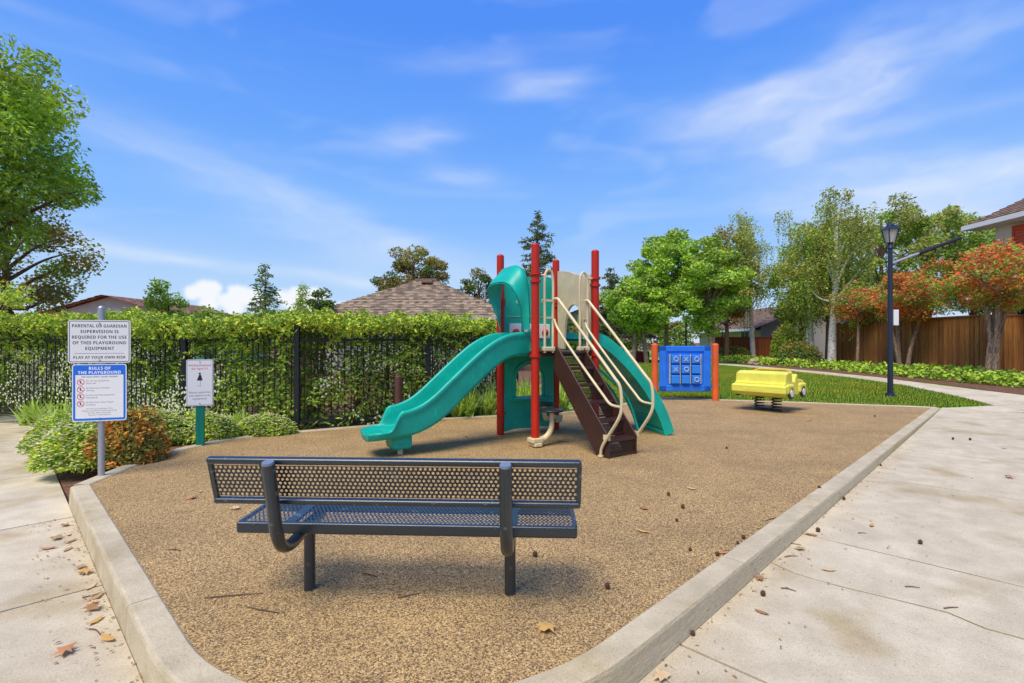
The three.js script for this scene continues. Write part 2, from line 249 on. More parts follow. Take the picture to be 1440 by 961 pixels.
// crown of leaf clumps round limbs; returns trunk and crown under one thing
function tree(o) {
  const r = rng(o.seed), t = thing(o.name, o.label, 'tree', o.pos, 0, o.group), limbs = [], L = new Leaves();
  const top = o.cy, lean = o.lean || [0, 0];
  if (o.trunks !== 0) for (const [ox, oz, lx, lz] of (o.stems || [[0, 0, lean[0], lean[1]]])) limbs.push(tube([V(ox, -0.1, oz), V(ox + lx * 0.3 + (r() - 0.5) * 0.1, top * 0.35, oz + lz * 0.3), V(ox + lx * 0.7, top * 0.7, oz + lz * 0.7), V(ox + lx, top + o.ry * 0.5, oz + lz)], [o.tr * 1.25, o.tr, o.tr * 0.75, o.tr * 0.3], 9));
  for (let k = 0; k < o.clumps; k++) {
    let [x, y, z] = ball(r); const m = Math.hypot(x, y, z) || 1, f = Math.pow(m, 0.5) / m; x *= f; y *= f; z *= f;
    const wob = 0.75 + 0.45 * r(), cx = lean[0] + x * o.rx * wob, cy = o.cy + y * o.ry * wob, cz = lean[1] + z * (o.rz || o.rx) * wob, cr = o.cr * (0.6 + 0.7 * r());
    if (k % 3 === 0 && o.trunks !== 0) limbs.push(tube([V(lean[0] * 0.7, Math.max(o.cy - o.ry * 0.9, cy - o.ry * 0.7), lean[1] * 0.7), V(cx * 0.5 + lean[0] * 0.35, cy - 0.25 * o.ry, cz * 0.5 + lean[1] * 0.35), V(cx, cy, cz)], [o.tr * 0.45, o.tr * 0.25, o.tr * 0.08], 6));
    const pal = o.pal2 && r() < (o.mix ?? 0.3) ? o.pal2 : o.pal, tone = 0.8 + 0.4 * r();
    for (let i = 0; i < o.leaves; i++) {
      let [a, b, c] = ball(r); const q = Math.pow(r(), 0.25) / (Math.hypot(a, b, c) || 1) ; a *= q; b *= q * 0.7; c *= q;
      const col = vary(r, pal, 0.4).map(v => v * tone);
      L.random(r, cx + a * cr, cy + b * cr, cz + c * cr, o.len, o.len * (o.aspect || 0.6), col, 0.6, o.droop || 0.2);
      if (o.flower && r() < o.flower && b > -0.2) L.random(r, cx + a * cr * 1.05, cy + b * cr * 1.1, cz + c * cr * 1.05, o.len * 1.1, o.len * 0.8, vary(r, [[0.85, 0.09, 0.015], [0.82, 0.14, 0.015], [0.85, 0.24, 0.03]]), 0.6);
    }
    if (o.strands) for (let sN = 0; sN < o.strands; sN++) {
      let [a, b, c] = ball(r), x0 = cx + a * cr, y0 = cy + b * cr * 0.6, z0 = cz + c * cr; const len = o.drop * (0.4 + 0.8 * r()), n = Math.floor(len / 0.075), dx = (r() - 0.5) * 0.25, dz = (r() - 0.5) * 0.25;
      for (let i = 0; i < n; i++) { const f = i / n; L.random(r, x0 + dx * f + (r() - 0.5) * 0.1, y0 - f * len, z0 + dz * f + (r() - 0.5) * 0.1, o.len * 0.85, o.len * 0.5, vary(r, pal, 0.4).map(v => v * tone), 0.3, 0.9); }
    }
  }
  if (limbs.length) part('trunk', merge(limbs), o.bark || M.bark, t);
  const c = part('crown', L.geo(), M.leaf, t); c.userData.kind = 'stuff';
  return t;
}
function conifer(o) {
  const r = rng(o.seed), t = thing(o.name, o.label, 'tree', o.pos, 0, o.group), L = new Leaves(), wood = [tube([V(0, -0.1, 0), V(0, o.h * 0.5, 0), V(0, o.h * 0.97, 0)], [o.tr, o.tr * 0.6, o.tr * 0.1], 8)];
  for (let y = o.y0; y < o.h; y += o.step) {
    const f = (y - o.y0) / (o.h - o.y0), R = o.R * Math.pow(1 - f, o.pow || 0.85) * (0.75 + 0.5 * r()) + 0.08, nb = Math.max(3, Math.round(o.nb * (1 - f * 0.5)));
    for (let b = 0; b < nb; b++) {
      const a = r() * 6.2832, len = R * (0.6 + 0.55 * r()), dr = o.droop * len * (0.6 + 0.8 * r()), yy = y + (r() - 0.5) * o.step, ca = Math.cos(a), sa = Math.sin(a);
      if (len > 0.5) wood.push(tube([V(0, yy, 0), V(ca * len * 0.5, yy - dr * 0.3, sa * len * 0.5), V(ca * len, yy - dr, sa * len)], [o.tr * 0.2, o.tr * 0.12, o.tr * 0.04], 5, true, 4));
      const n = Math.round(o.den * len / o.R) + 5, tone = 0.75 + 0.5 * r();
      for (let i = 0; i < n; i++) { const s = Math.sqrt(r()), w = 0.16 * len * (1.2 - s) + 0.12; L.random(r, ca * len * s + (r() - 0.5) * w * 2, yy - dr * s * s + (r() - 0.5) * w, sa * len * s + (r() - 0.5) * w * 2, o.len, o.len * 0.36, vary(r, o.pal || PAL.conifer, 0.4).map(v => v * tone), 0.4, 0.2); }
    }
  }
  part('trunk', merge(wood), M.bark, t); part('crown', L.geo(), M.leaf, t).userData.kind = 'stuff'; return t;
}
// low mound of leaves, with or without small flowers
function shrub(o) {
  const r = rng(o.seed), t = thing(o.name, o.label, o.cat || 'shrub', o.pos, 0, o.group), L = new Leaves(), F = new Leaves(), stems = [];
  for (let k = 0; k < 9; k++) { const [a, , c] = ball(r); stems.push(tube([V(a * 0.1, -0.05, c * 0.1), V(a * o.rx * 0.4, o.h * 0.4, c * o.rz * 0.4), V(a * o.rx * 0.8, o.h * 0.8, c * o.rz * 0.8)], [0.012, 0.009, 0.004], 5, true, 4)); }
  const bumps = []; for (let k = 0; k < 14; k++) bumps.push([r() * 6.28, r(), 0.75 + 0.4 * r()]);
  for (let i = 0; i < o.n; i++) {
    const a = r() * 6.2832, e = Math.asin(r()), q = 0.45 + 0.55 * Math.pow(r(), 0.35); let w = 0.86; for (const [ba, be, bs] of bumps) { const d = Math.hypot(Math.sin((a - ba) / 2) * 2, e / 1.57 - be); if (d < 0.5) w += (bs - 0.9) * (1 - d * 2) * 0.8; }
    const x = Math.cos(a) * Math.cos(e) * o.rx * q * w, z = Math.sin(a) * Math.cos(e) * o.rz * q * w, y = Math.max(0.02, Math.sin(e) * o.h * q * w + 0.04);
    const pal = o.pal2 && fbm(a * 3 + 9, e * 4, 64, o.seed, 2) > (o.cut ?? 0.5) ? o.pal2 : o.pal;
    L.random(r, x, y, z, o.len, o.len * (o.aspect || 0.5), vary(r, pal, 0.5), 0.7, 0.0);
    if (o.flower && r() < o.flower && q > 0.8) for (let p = 0; p < 5; p++) { const b = p * 1.2566 + a; F.add(x * 1.05, y * 1.05 + 0.012, z * 1.05, Math.cos(b), 0.25, Math.sin(b), 0, 1, 0.01, 0.02, 0.014, [0.8, 0.75, 0.46]); }
  }
  part('stem', merge(stems), M.bark, t);
  part('foliage', L.geo(), M.leafThick, t).userData.kind = 'stuff';
  if (o.flower) part('blossom', F.geo(), M.petal, t).userData.kind = 'stuff';
  return t;
}
// clump of long strap leaves; every leaf is a curved blade
function strapPlant(o) {
  const r = rng(o.seed), pos = [], nor = [], col = [], idx = [];
  for (let k = 0; k < o.n; k++) {
    const a = r() * 6.2832, len = o.len * (0.65 + 0.5 * r()), out = 0.25 + 0.75 * r(), w = 0.016 + 0.012 * r(), ca = Math.cos(a), sa = Math.sin(a), c = vary(r, PAL.strap, 0.4), x0 = (r() - 0.5) * o.w, z0 = (r() - 0.5) * o.w;
    for (let i = 0; i <= 5; i++) { const f = i / 5, d = len * out * f * 0.8, h = len * (f * 0.95 - out * 0.62 * f * f), ww = w * (1 - f * f * 0.92); for (const s of [-1, 1]) { pos.push(x0 + ca * d - sa * s * ww, Math.max(0.01, h), z0 + sa * d + ca * s * ww); nor.push(-ca * 0.5, 0.86, -sa * 0.5); col.push(...c); } if (i) { const b = pos.length / 3 - 4; idx.push(b, b + 1, b + 2, b + 1, b + 3, b + 2); } }
  }
  const g = new THREE.BufferGeometry(); g.setAttribute('position', new THREE.Float32BufferAttribute(pos, 3)); g.setAttribute('normal', new THREE.Float32BufferAttribute(nor, 3)); g.setAttribute('color', new THREE.Float32BufferAttribute(col, 3)); g.setIndex(idx);
  const m = single('strap_leaf_plant', g, M.leaf, o.label, 'plant', o.group); m.position.set(...o.pos); return m;
}

// ---------------------------------------------------------------- ground, lawn, walks
{ const g = new THREE.PlaneGeometry(900, 900); g.rotateX(-Math.PI / 2); g.translate(0, -0.19, -100); planUV(g); setting('ground', g, M.soil); }
{ const g = slab([[-4.2, -4.88], [-9.6, -10.2], [-22, -22.4], [-30, -60], [1.2, -60], [0.8, -9.6], [-1, -8.6], [-3.2, -7.2], [-3.7, -6]], -0.035, 0.3), p = g.attributes.position; for (let i = 0; i < p.count; i++) if (p.getX(i) - p.getZ(i) > 0.3 && p.getX(i) < -4 && p.getY(i) > -0.1) p.setY(i, -0.145); g.computeVertexNormals(); setting('planting_bed', g, M.soil); }
setting('lawn', slab([[1.21, -9.4], [1.21, -75], [30, -75], [14.5, -31], [14.5, -13], [11, -10.6], [8, -10]], -0.02, 0.3), M.lawn);
setting('fence_bed', slab([[13.2, -12.4], [14.1, -17], [14.6, -22], [14.2, -32], [16, -42], [46, -60], [46, -8], [18, -8]], 0.0, 0.3), M.soil);
const swY = (x, z) => Math.min(0, -0.13 + 0.125 * ((x - z) / 1.414 - 2.4) / 11.6);
// rubber safety surface inside the kerb
const RIM = [[-4.11, -4.99]]; for (let k = 0; k <= 18; k++) { const a = (0.75 - 0.5 * k / 18) * Math.PI; RIM.push([-0.54 + 1.35 * Math.cos(a), -3.33 + 1.35 * Math.sin(a)]); }
RIM.push([8.85, -10.81], [6.3, -11.75], [3.83, -12.55], [2.5, -11.35], [1.27, -10.15], [0.2, -9.72], [-1.2, -9.2], [-2.26, -8.45], [-3.25, -7.87], [-4.0, -7.35], [-4.22, -6.65], [-4.25, -5.9]);
setting('rubber_surface', slab(RIM.map(p => [p[0], p[1]]), 0, 0.2), M.rubber);
// kerb of concrete lengths with open joints
{
  const kerb = setting('kerb');
  function run(pts, close) {                                      // pts inner edge, body lies to the outside (left of travel seen from above is outside)
    const W = 0.15, prof = [[0, -0.25], [0, 0.004], [0.012, 0.014], [W - 0.02, 0.014], [W - 0.006, 0.009], [W, -0.008], [W + 0.015, -0.25]];
    const pos = [], idx = [], n = prof.length;
    pts.forEach((p, i) => { const a = pts[Math.max(0, i - 1)], b = pts[Math.min(pts.length - 1, i + 1)]; let dx = b[0] - a[0], dz = b[1] - a[1]; const m = Math.hypot(dx, dz); const nx = -dz / m, nz = dx / m; for (const [c, y] of prof) pos.push(p[0] + nx * c, y, p[1] + nz * c); if (i) for (let k = 0; k < n - 1; k++) { const q = (i - 1) * n + k; idx.push(q, q + n, q + 1, q + 1, q + n, q + n + 1); } });
    for (const e of [0, pts.length - 1]) for (let k = 1; k < n - 1; k++) idx.push(e * n, e * n + k, e * n + k + 1);
    let g = new THREE.BufferGeometry(); g.setAttribute('position', new THREE.Float32BufferAttribute(pos, 3)); g.setIndex(idx); g = g.toNonIndexed(); g.computeVertexNormals(); planUV(g); part('kerb_length', g, M.curb, kerb);
  }
  const full = [...RIM, RIM[0]], dense = [];
  for (let i = 0; i + 1 < full.length; i++) { const [a, b] = [full[i], full[i + 1]], L = Math.hypot(b[0] - a[0], b[1] - a[1]), m = Math.max(1, Math.round(L / 0.12)); for (let k = 0; k < m; k++) dense.push([a[0] + (b[0] - a[0]) * k / m, a[1] + (b[1] - a[1]) * k / m]); }
  dense.push(full[0]);
  let seg = [dense[0]], len = 0; const cuts = [3.05, 1.9];
  for (let i = 1; i < dense.length; i++) {
    len += Math.hypot(dense[i][0] - dense[i - 1][0], dense[i][1] - dense[i - 1][1]); seg.push(dense[i]);
    const lim = cuts.length ? cuts[0] : 1.93;
    if (len >= lim || i === dense.length - 1) {
      const a = seg[seg.length - 2], b = seg[seg.length - 1], L = Math.hypot(b[0] - a[0], b[1] - a[1]), e = [b[0] - (b[0] - a[0]) / L * 0.006, b[1] - (b[1] - a[1]) / L * 0.006];
      run([...seg.slice(0, -1), e].map(p => [p[0], p[1]]).reverse().reverse()); seg = [dense[i]]; len = 0; cuts.shift();
    }
  }
}
// walks made of slabs with recessed joints over a dark bed
{
  const walk = setting('sidewalk'), r = rng(4);
  const ramp = g => { const p = g.attributes.position; for (let i = 0; i < p.count; i++) p.setY(i, p.getY(i) + swY(p.getX(i), p.getZ(i))); g.computeVertexNormals(); return planUV(g); };
  const S = Math.SQRT1_2, at = (p, q) => [(p + q) * S, (q - p) * S];            // p along (1,-1), q along (1,1)
  const q0 = -1.735 * S, q1 = 0.01 * S, joints = [-2.2, 0.5, 2.43, 3.71, 4.45, 6.75, 8.7, 10.6, 12.5, 14.2];
  const crack = [0, 1, 2, 3, 4, 5, 6, 7, 8].map(k => [3.71 + (hash(k, 3, 2) - 0.5) * 0.09, q0 + (q1 - q0) * k / 8]);
  for (let k = 0; k + 1 < joints.length; k++) {
    const a = joints[k] + 0.009, b = joints[k + 1] - 0.009, poly = [];
    if (Math.abs(joints[k] - 3.71) < 0.01) for (const [p, q] of crack) poly.push(at(p + 0.009, q)); else poly.push(at(a, q0), at(a, q1));
    if (Math.abs(joints[k + 1] - 3.71) < 0.01) for (const [p, q] of [...crack].reverse()) poly.push(at(p - 0.009, q)); else poly.push(at(b, q1), at(b, q0));
    part('slab', ramp(slab(poly, 0, 0.12, 0.002)), M.walk, walk);
  }
  part('joint_bed', ramp(slab([at(-2.2, q0), at(-2.2, q1), at(14.2, q1), at(14.2, q0)], -0.02, 0.08)), M.joint, walk);
  const left = setting('sidewalk');
  const jl = [2.5, 0.4, -2.1, -4.15, -5.95, -8.1, -10.7, -12.8, -15];
  const al = (d, q) => [(q * 1.41421 + d) / 2, (q * 1.41421 - d) / 2];               // d = x - z, q along (1,1)
  for (let k = 0; k + 1 < jl.length; k++) part('slab', slab([al(0.652, jl[k] - 0.009), al(-1.75, jl[k] - 0.009), al(-1.75, jl[k + 1] + 0.009), al(0.652, jl[k + 1] + 0.009)], -0.15, 0.1, 0.002), k % 3 === 1 ? M.walkPale : M.walk, left);
  part('joint_bed', slab([al(0.652, 2.5), al(-1.75, 2.5), al(-1.75, -15), al(0.652, -15)], -0.17, 0.08), M.joint, left);
  const path = setting('path');
  const low = [[10.55, -11.2], [11.3, -12.9], [12.5, -16.3], [13.15, -20], [13.2, -23.6], [12.7, -29], [11.6, -36], [9.5, -44]], up = [[12.6, -11.6], [13.3, -13.3], [13.65, -16.2], [14.3, -20], [14.35, -24], [13.9, -29.2], [12.8, -36.3], [10.6, -44.4]];
  for (let k = 0; k + 1 < low.length; k++) part('slab', slab([low[k], up[k], [up[k + 1][0], up[k + 1][1] + 0.01], [low[k + 1][0], low[k + 1][1] + 0.01]], 0.006, 0.08, 0.003), M.walkPale, path);
  part('slab', slab([[8.98, -10.72], [10.5, -11.15], [12.55, -11.55], [14.6, -12.2], [16, -9.4], [10.4, -10.2], [10.05, -10.1]], 0.004, 0.08, 0.003), M.walkPale, path);
}
// grass blades on the lawn
{
  const area = [[1.35, -10.4], [2.6, -11.65], [3.83, -12.8], [6.3, -12.0], [8.9, -11.05], [9.2, -10.98], [10.5, -11.35], [11.25, -12.98], [12.45, -16.3], [13.1, -20], [13.15, -23.6], [12.6, -29], [11.5, -36], [9.6, -43], [1.3, -43]];
  const inside = (x, z) => { let c = false; for (let i = 0, j = area.length - 1; i < area.length; j = i++) { const [xi, zi] = area[i], [xj, zj] = area[j]; if ((zi > z) !== (zj > z) && x < (xj - xi) * (z - zi) / (zj - zi) + xi) c = !c; } return c; };
  const tuft = new THREE.BufferGeometry(), P = [], N = [], r = rng(9);
  for (let k = 0; k < 6; k++) { const a = r() * 6.28, h = 0.035 + r() * 0.03, x = (r() - 0.5) * 0.09, z = (r() - 0.5) * 0.09, w = 0.004; P.push(x - Math.sin(a) * w, 0, z + Math.cos(a) * w, x + Math.sin(a) * w, 0, z - Math.cos(a) * w, x + Math.cos(a) * 0.022, h, z + Math.sin(a) * 0.022); for (let q = 0; q < 3; q++) N.push(0.1, 0.98, 0.1); }
  tuft.setAttribute('position', new THREE.Float32BufferAttribute(P, 3)); tuft.setAttribute('normal', new THREE.Float32BufferAttribute(N, 3));
  const n = 110000, im = new THREE.InstancedMesh(tuft, new THREE.MeshStandardMaterial({ color: 0xffffff, roughness: 0.9, side: THREE.DoubleSide }), n), m = new THREE.Matrix4(), q = new THREE.Quaternion(), up = V(0, 1, 0), c = new THREE.Color();
  for (let i = 0; i < n;) {
    const z = -10.4 - 32 * Math.pow(r(), 1.7), x = 1.3 + r() * 12.0; if (!inside(x, z)) continue;
    q.setFromAxisAngle(up, r() * 6.28); const s = 0.8 + r() * 0.7; m.compose(V(x, -0.022, z), q, V(s, s, s)); im.setMatrixAt(i, m);
    const y = smooth(0.45, 0.7, fbm(x * 0.7 + 40, z * 0.7 + 90, 512, 8, 3)), k = 0.75 + 0.5 * r(); im.setColorAt(i, c.setRGB((0.3 + 0.14 * y) * k, (0.48 + 0.03 * y) * k, 0.04 * k)); i++;
  }
  im.name = 'grass'; im.userData = { label: 'short green grass of the lawn behind the play area', category: 'grass', kind: 'stuff' }; im.castShadow = im.receiveShadow = true; scene.add(im);
}

// ---------------------------------------------------------------- perforated sheet
function perfSheet(w, h, pitch, rad) {                            // in the xy plane, centred, both faces by the material
  const nx = Math.round(w / pitch), ny = Math.round(h / (pitch * 0.866)), cw = w / nx, ch = h / ny, pos = [], idx = [];
  for (let j = 0; j < ny; j++) for (let i = 0; i < nx; i++) {
    const x0 = -w / 2 + i * cw, y0 = -h / 2 + j * ch, ox = (j % 2 ? 0.25 : -0.25) * cw * 0.9, cx = x0 + cw / 2 + ox, cy = y0 + ch / 2, b = pos.length / 3, cor = [];
    for (let k = 0; k < 8; k++) { const a = k * Math.PI / 4 + Math.PI / 8, px = Math.cos(a), py = Math.sin(a), s = Math.min(((px > 0 ? x0 + cw - cx : cx - x0)) / Math.abs(px), (ch / 2) / Math.abs(py)); cor.push([cx + px * s, cy + py * s]); }
    const R = Math.min(rad, cw / 2 - Math.abs(ox) - 0.0008, ch / 2 - 0.0008) ;
    for (let k = 0; k < 8; k++) { const a = k * Math.PI / 4 + Math.PI / 8; pos.push(cor[k][0], cor[k][1], 0, cx + Math.cos(a) * rad, cy + Math.sin(a) * rad, 0); }
    for (let k = 0; k < 8; k++) { const q = b + 2 * k, n = b + 2 * ((k + 1) % 8); idx.push(q, n, q + 1, n, n + 1, q + 1); }
    const c = pos.length / 3; pos.push(x0, y0, 0, x0 + cw, y0, 0, x0 + cw, y0 + ch, 0, x0, y0 + ch, 0);
    idx.push(b + 0, c + 2, b + 2, b + 4, b + 6, c + 3, b + 8, c + 0, b + 10, b + 12, b + 14, c + 1);   // corner fillers
  }
  const g = new THREE.BufferGeometry(); g.setAttribute('position', new THREE.Float32BufferAttribute(pos, 3)); g.setIndex(idx);
  const n = new Float32Array(pos.length); for (let i = 2; i < n.length; i += 3) n[i] = 1; g.setAttribute('normal', new THREE.BufferAttribute(n, 3));
  const uv = new Float32Array(pos.length / 3 * 2); for (let i = 0; i < pos.length / 3; i++) { uv[2 * i] = pos[3 * i]; uv[2 * i + 1] = pos[3 * i + 1]; } g.setAttribute('uv', new THREE.BufferAttribute(uv, 2)); return g;
}

// ---------------------------------------------------------------- park bench
{
  const b = thing('park_bench', 'dark blue perforated metal bench with bent pipe legs on rubber surface', 'bench', [-0.565, 0, -2.87], -0.045);
  const L = 1.83, ds = M.bench.clone(); ds.side = THREE.DoubleSide;
  const back = new THREE.Group(); back.name = 'backrest'; back.position.set(0, 0.71, 0.365); back.rotation.x = 0.28; b.add(back);
  for (const [x0, x1] of [[-0.895, -0.655], [-0.605, 0.545], [0.555, 0.895]]) { const g = perfSheet(x1 - x0, 0.17, 0.0235, 0.0078); g.translate((x0 + x1) / 2, 0.0, 0); part('perforated_sheet', g, ds, back); }
  part('top_rail', wallUV(box(L, 0.034, 0.04, 0, 0.113, 0, 0.014)), M.bench, back);
  part('bottom_rail', wallUV(box(L, 0.03, 0.036, 0, -0.11, 0, 0.012)), M.bench, back);
  for (const x of [-0.905, -0.63, 0.55, 0.905]) part('stile', wallUV(box(x < -0.8 || x > 0.8 ? 0.022 : x < 0 ? 0.052 : 0.014, 0.206, 0.018, x, 0, -0.004)), M.bench, back);
  const seat = new THREE.Group(); seat.name = 'seat'; seat.position.set(0, 0.418, -0.02); seat.rotation.x = 0.03; b.add(seat);
  for (const [x0, x1] of [[-0.895, -0.655], [-0.605, 0.545], [0.6, 0.895]]) { const g = perfSheet(x1 - x0, 0.29, 0.0235, 0.0078); g.rotateX(-Math.PI / 2); g.translate((x0 + x1) / 2, 0.012, 0); part('perforated_sheet', g, ds, seat); }
  part('front_rail', wallUV(box(L, 0.062, 0.035, 0, -0.014, -0.162, 0.013)), M.bench, seat);
  part('rear_rail', wallUV(box(L, 0.062, 0.035, 0, -0.014, 0.162, 0.013)), M.bench, seat);
  for (const x of [-0.905, -0.63, 0.572, 0.905]) part('stile', wallUV(box(x < -0.8 || x > 0.8 ? 0.022 : 0.055, 0.014, 0.29, x, 0.0065, 0)), M.bench, seat);
  for (const x of [-0.58, 0.555]) {
    const lg = part('leg', tube([V(x, -0.05, 0), V(x, 0.39, 0)], 0.031, 18, false), M.bench, b);
    const up = part('upright', tube([V(x, 0.815, 0.452), V(x, 0.62, 0.408), V(x, 0.46, 0.372), V(x, 0.375, 0.32), V(x, 0.345, 0.24), V(x, 0.35, 0.13), V(x, 0.372, 0.0)], 0.031, 18, true, 30), M.bench, b);
    part('end_cap', (() => { const g = cyl(0.027, 0.03, 0.012, 0, 0, 0, 18); g.rotateX(0.22); g.translate(x, 0.82, 0.4535); return g; })(), M.benchCap, up);
    part('bracket', box(0.06, 0.04, 0.26, x, 0.377, -0.04, 0.008), M.bench, lg);
  }
}

// ---------------------------------------------------------------- play structure
{
  const ps = thing('play_structure', 'teal and red play structure with slide, brown steps and cream handrails', 'playground', [0.505, 0, -7.49], 0.5053);
  const postAt = [[-0.5, 0.5], [0.5, 0.5], [-0.5, -0.5], [0.5, -0.5]];
  for (const [x, z] of postAt) {
    const p = part('post', cyl(0.055, 0.055, 2.78, x, 1.29, z, 24), M.red, ps);
    part('cap', (() => { const g = new THREE.SphereGeometry(0.056, 20, 8, 0, 6.2832, 0, 1.5708); g.scale(1, 0.6, 1); g.translate(x, 2.675, z); return g; })(), M.red, p);
    for (const y of (z > 0 ? [2.3, 2.2, 1.21] : [2.02, 1.97, 0.32, 1.21])) part('collar', cyl(0.075, 0.075, 0.032, x, y, z, 24), M.red, p);
  }
  const deck = part('deck', box(0.94, 0.07, 0.94, 0, 1.235, 0, 0.01), M.brown, ps);
  // slide: swept trough
  {
    const bed = new THREE.CatmullRomCurve3([[-0.06, 1.272], [0.15, 1.266], [0.3, 1.225], [0.47, 1.13], [0.7, 0.95], [1.0, 0.69], [1.2, 0.52], [1.39, 0.4], [1.6, 0.325], [1.8, 0.3], [2.0, 0.29], [2.13, 0.27]].map(([s, y]) => V(s, y, 0)), false, 'centripetal');
    const N = 60, pos = [], idx = []; let n = 0;
    for (let i = 0; i <= N; i++) {
      const c = bed.getPoint(i / N), tn = bed.getTangent(i / N), s = c.x, nx = -tn.y, ny = tn.x;           // normal in the (s, y) plane
      const hr = 0.02 + 0.225 * (1 - smooth(1.72, 1.9, s)), W = 0.285 * (1 - 0.35 * smooth(2.0, 2.15, s)), th = 0.075, rim = 0.03 * (0.4 + 0.6 * (1 - smooth(1.75, 1.92, s)));
      const half = [[0, 0], [W - 0.08, 0.004], [W - 0.045, 0.03], [W - 0.03, hr * 0.6], [W - 0.024, hr - 0.01], [W - 0.006, hr + 0.012], [W + rim * 0.6, hr + 0.012], [W + rim, hr - 0.008], [W + rim, hr - 0.04 * Math.min(1, hr / 0.1)], [W + 0.008, hr - 0.06 * Math.min(1, hr / 0.1)], [W, -0.02], [W - 0.03, -th + 0.01], [W - 0.08, -th], [0, -th]];
      const ring = [...half, ...half.slice(1, -1).reverse().map(([a, b]) => [-a, b])]; n = ring.length;
      for (const [a, b] of ring) pos.push(-0.5 - (s + nx * b), c.y + ny * b, a);
      if (i) for (let k = 0; k < n; k++) { const a = (i - 1) * n + k, b2 = (i - 1) * n + (k + 1) % n; idx.push(a, b2, a + n, b2, b2 + n, a + n); }
    }
    for (const e of [0, N]) { const c = pos.length / 3; let x = 0, y = 0, z = 0; for (let k = 0; k < n; k++) { x += pos[(e * n + k) * 3]; y += pos[(e * n + k) * 3 + 1]; z += pos[(e * n + k) * 3 + 2]; } pos.push(x / n - (e ? 0.012 : 0), y / n, z / n); for (let k = 0; k < n; k++) idx.push(e * n + k, e * n + (k + 1) % n, c); }
    const g = new THREE.BufferGeometry(); g.setAttribute('position', new THREE.Float32BufferAttribute(pos, 3)); g.setIndex(idx); g.computeVertexNormals(); wallUV(g);
    const sl2 = part('slide', g, M.teal, ps);
    for (let k = 0; k < 5; k++) part('tread_ridge', box(0.2 - k * 0.01, 0.008, 0.016, 0, 0, 0, 0.003).rotateY(Math.PI / 2).translate(-0.5 - 1.93 - k * 0.04, 0.299 - k * 0.004, 0), M.teal, sl2);
    part('support_block', box(0.26, 0.2, 0.34, -2.2, 0.165, 0, 0.05), M.teal, sl2);
    part('foot', cyl(0.035, 0.035, 0.16, -2.2, 0.02, 0.06), M.cream, sl2);
  }
  // hood over the slide entry
  {
    const NU = 40, NV = 10, pos = [], idx = [];
    const P = (u, v, off) => { const a = u * Math.PI, s = Math.sin(a), c = -Math.cos(a), sp = Math.pow(Math.max(0, s), 0.55), flare = Math.pow(Math.max(0, s), 0.8); const z = (0.43 + off) * Math.sign(c) * Math.pow(Math.abs(c), 0.55); const hump = 0.05 * Math.exp(-Math.pow((v - 0.25) / 0.2, 2)) * s; return [-0.545 - 0.29 * v * (0.16 + 0.84 * flare), 1.56 + (0.86 + off) * sp * (1 - 0.24 * v * v) + hump, z * (1 + 0.06 * v * flare) * (1 - 0.22 * Math.pow(1 - s, 3) * v)]; };
    for (const off of [0, -0.025]) for (let i = 0; i <= NU; i++) for (let j = 0; j <= NV; j++) pos.push(...P(i / NU, j / NV, off));
    const w = NV + 1, S = (NU + 1) * w;
    for (let i = 0; i < NU; i++) for (let j = 0; j < NV; j++) { const q = i * w + j; idx.push(q, q + 1, q + w, q + 1, q + w + 1, q + w, S + q, S + q + w, S + q + 1, S + q + 1, S + q + w, S + q + w + 1); }
    for (let i = 0; i < NU; i++) for (const j of [0, NV]) { const q = i * w + j; idx.push(q, q + w, S + q, q + w, S + q + w, S + q); }
    const g = new THREE.BufferGeometry(); g.setAttribute('position', new THREE.Float32BufferAttribute(pos, 3)); g.setIndex(idx); g.computeVertexNormals(); wallUV(g); part('hood', g, M.teal, ps);
  }
  // game panel on the far side
  {
    const s = new THREE.Shape(); s.moveTo(-0.44, 1.3); s.lineTo(0.44, 1.3); s.lineTo(0.44, 2.32); s.quadraticCurveTo(0.42, 2.42, 0.3, 2.41); s.quadraticCurveTo(0, 2.36, -0.3, 2.41); s.quadraticCurveTo(-0.42, 2.42, -0.44, 2.32); s.closePath();
    const g = new THREE.ExtrudeGeometry(s, { depth: 0.03, bevelEnabled: true, bevelSize: 0.008, bevelThickness: 0.008, bevelSegments: 2 }); g.translate(0, 0, -0.515);
    const p = part('game_panel', wallUV(g), M.teal, ps);
    part('groove_line', box(0.8, 0.008, 0.006, 0, 1.78, -0.474), M.creamPanel, p);
    for (const x of [-0.26, 0, 0.26]) { part('tile', box(0.2, 0.22, 0.02, x, 1.56, -0.468, 0.006), M.white, p); part('ball', (() => { const q = new THREE.SphereGeometry(0.055, 16, 10); q.translate(x, 1.54, -0.44); return q; })(), x ? M.red : M.greenPost, p); }
    for (const [x, y] of [[-0.2, 2.0], [-0.05, 2.02], [0.12, 2.0], [0.25, 2.03]]) part('emblem', new THREE.TorusGeometry(0.03, 0.008, 6, 16).translate(x, y, -0.474), M.creamPanel, p);
  }
  // cream arch panel at the climber entry
  {
    const s = new THREE.Shape(); s.moveTo(-0.41, 1.29); s.lineTo(-0.42, 2.36); s.quadraticCurveTo(-0.2, 2.36, 0, 2.42); s.quadraticCurveTo(0.2, 2.5, 0.42, 2.5); s.lineTo(0.41, 1.29); s.lineTo(0.26, 1.29); s.quadraticCurveTo(0.26, 1.6, 0.17, 1.86); s.quadraticCurveTo(0, 2.06, -0.17, 1.86); s.quadraticCurveTo(-0.26, 1.6, -0.26, 1.29); s.closePath();
    const g = new THREE.ExtrudeGeometry(s, { depth: 0.03, bevelEnabled: true, bevelSize: 0.008, bevelThickness: 0.008, bevelSegments: 2 }); g.rotateY(Math.PI / 2); g.translate(0.485, 0, 0); part('arch_panel', wallUV(g), M.creamPanel, ps);
  }
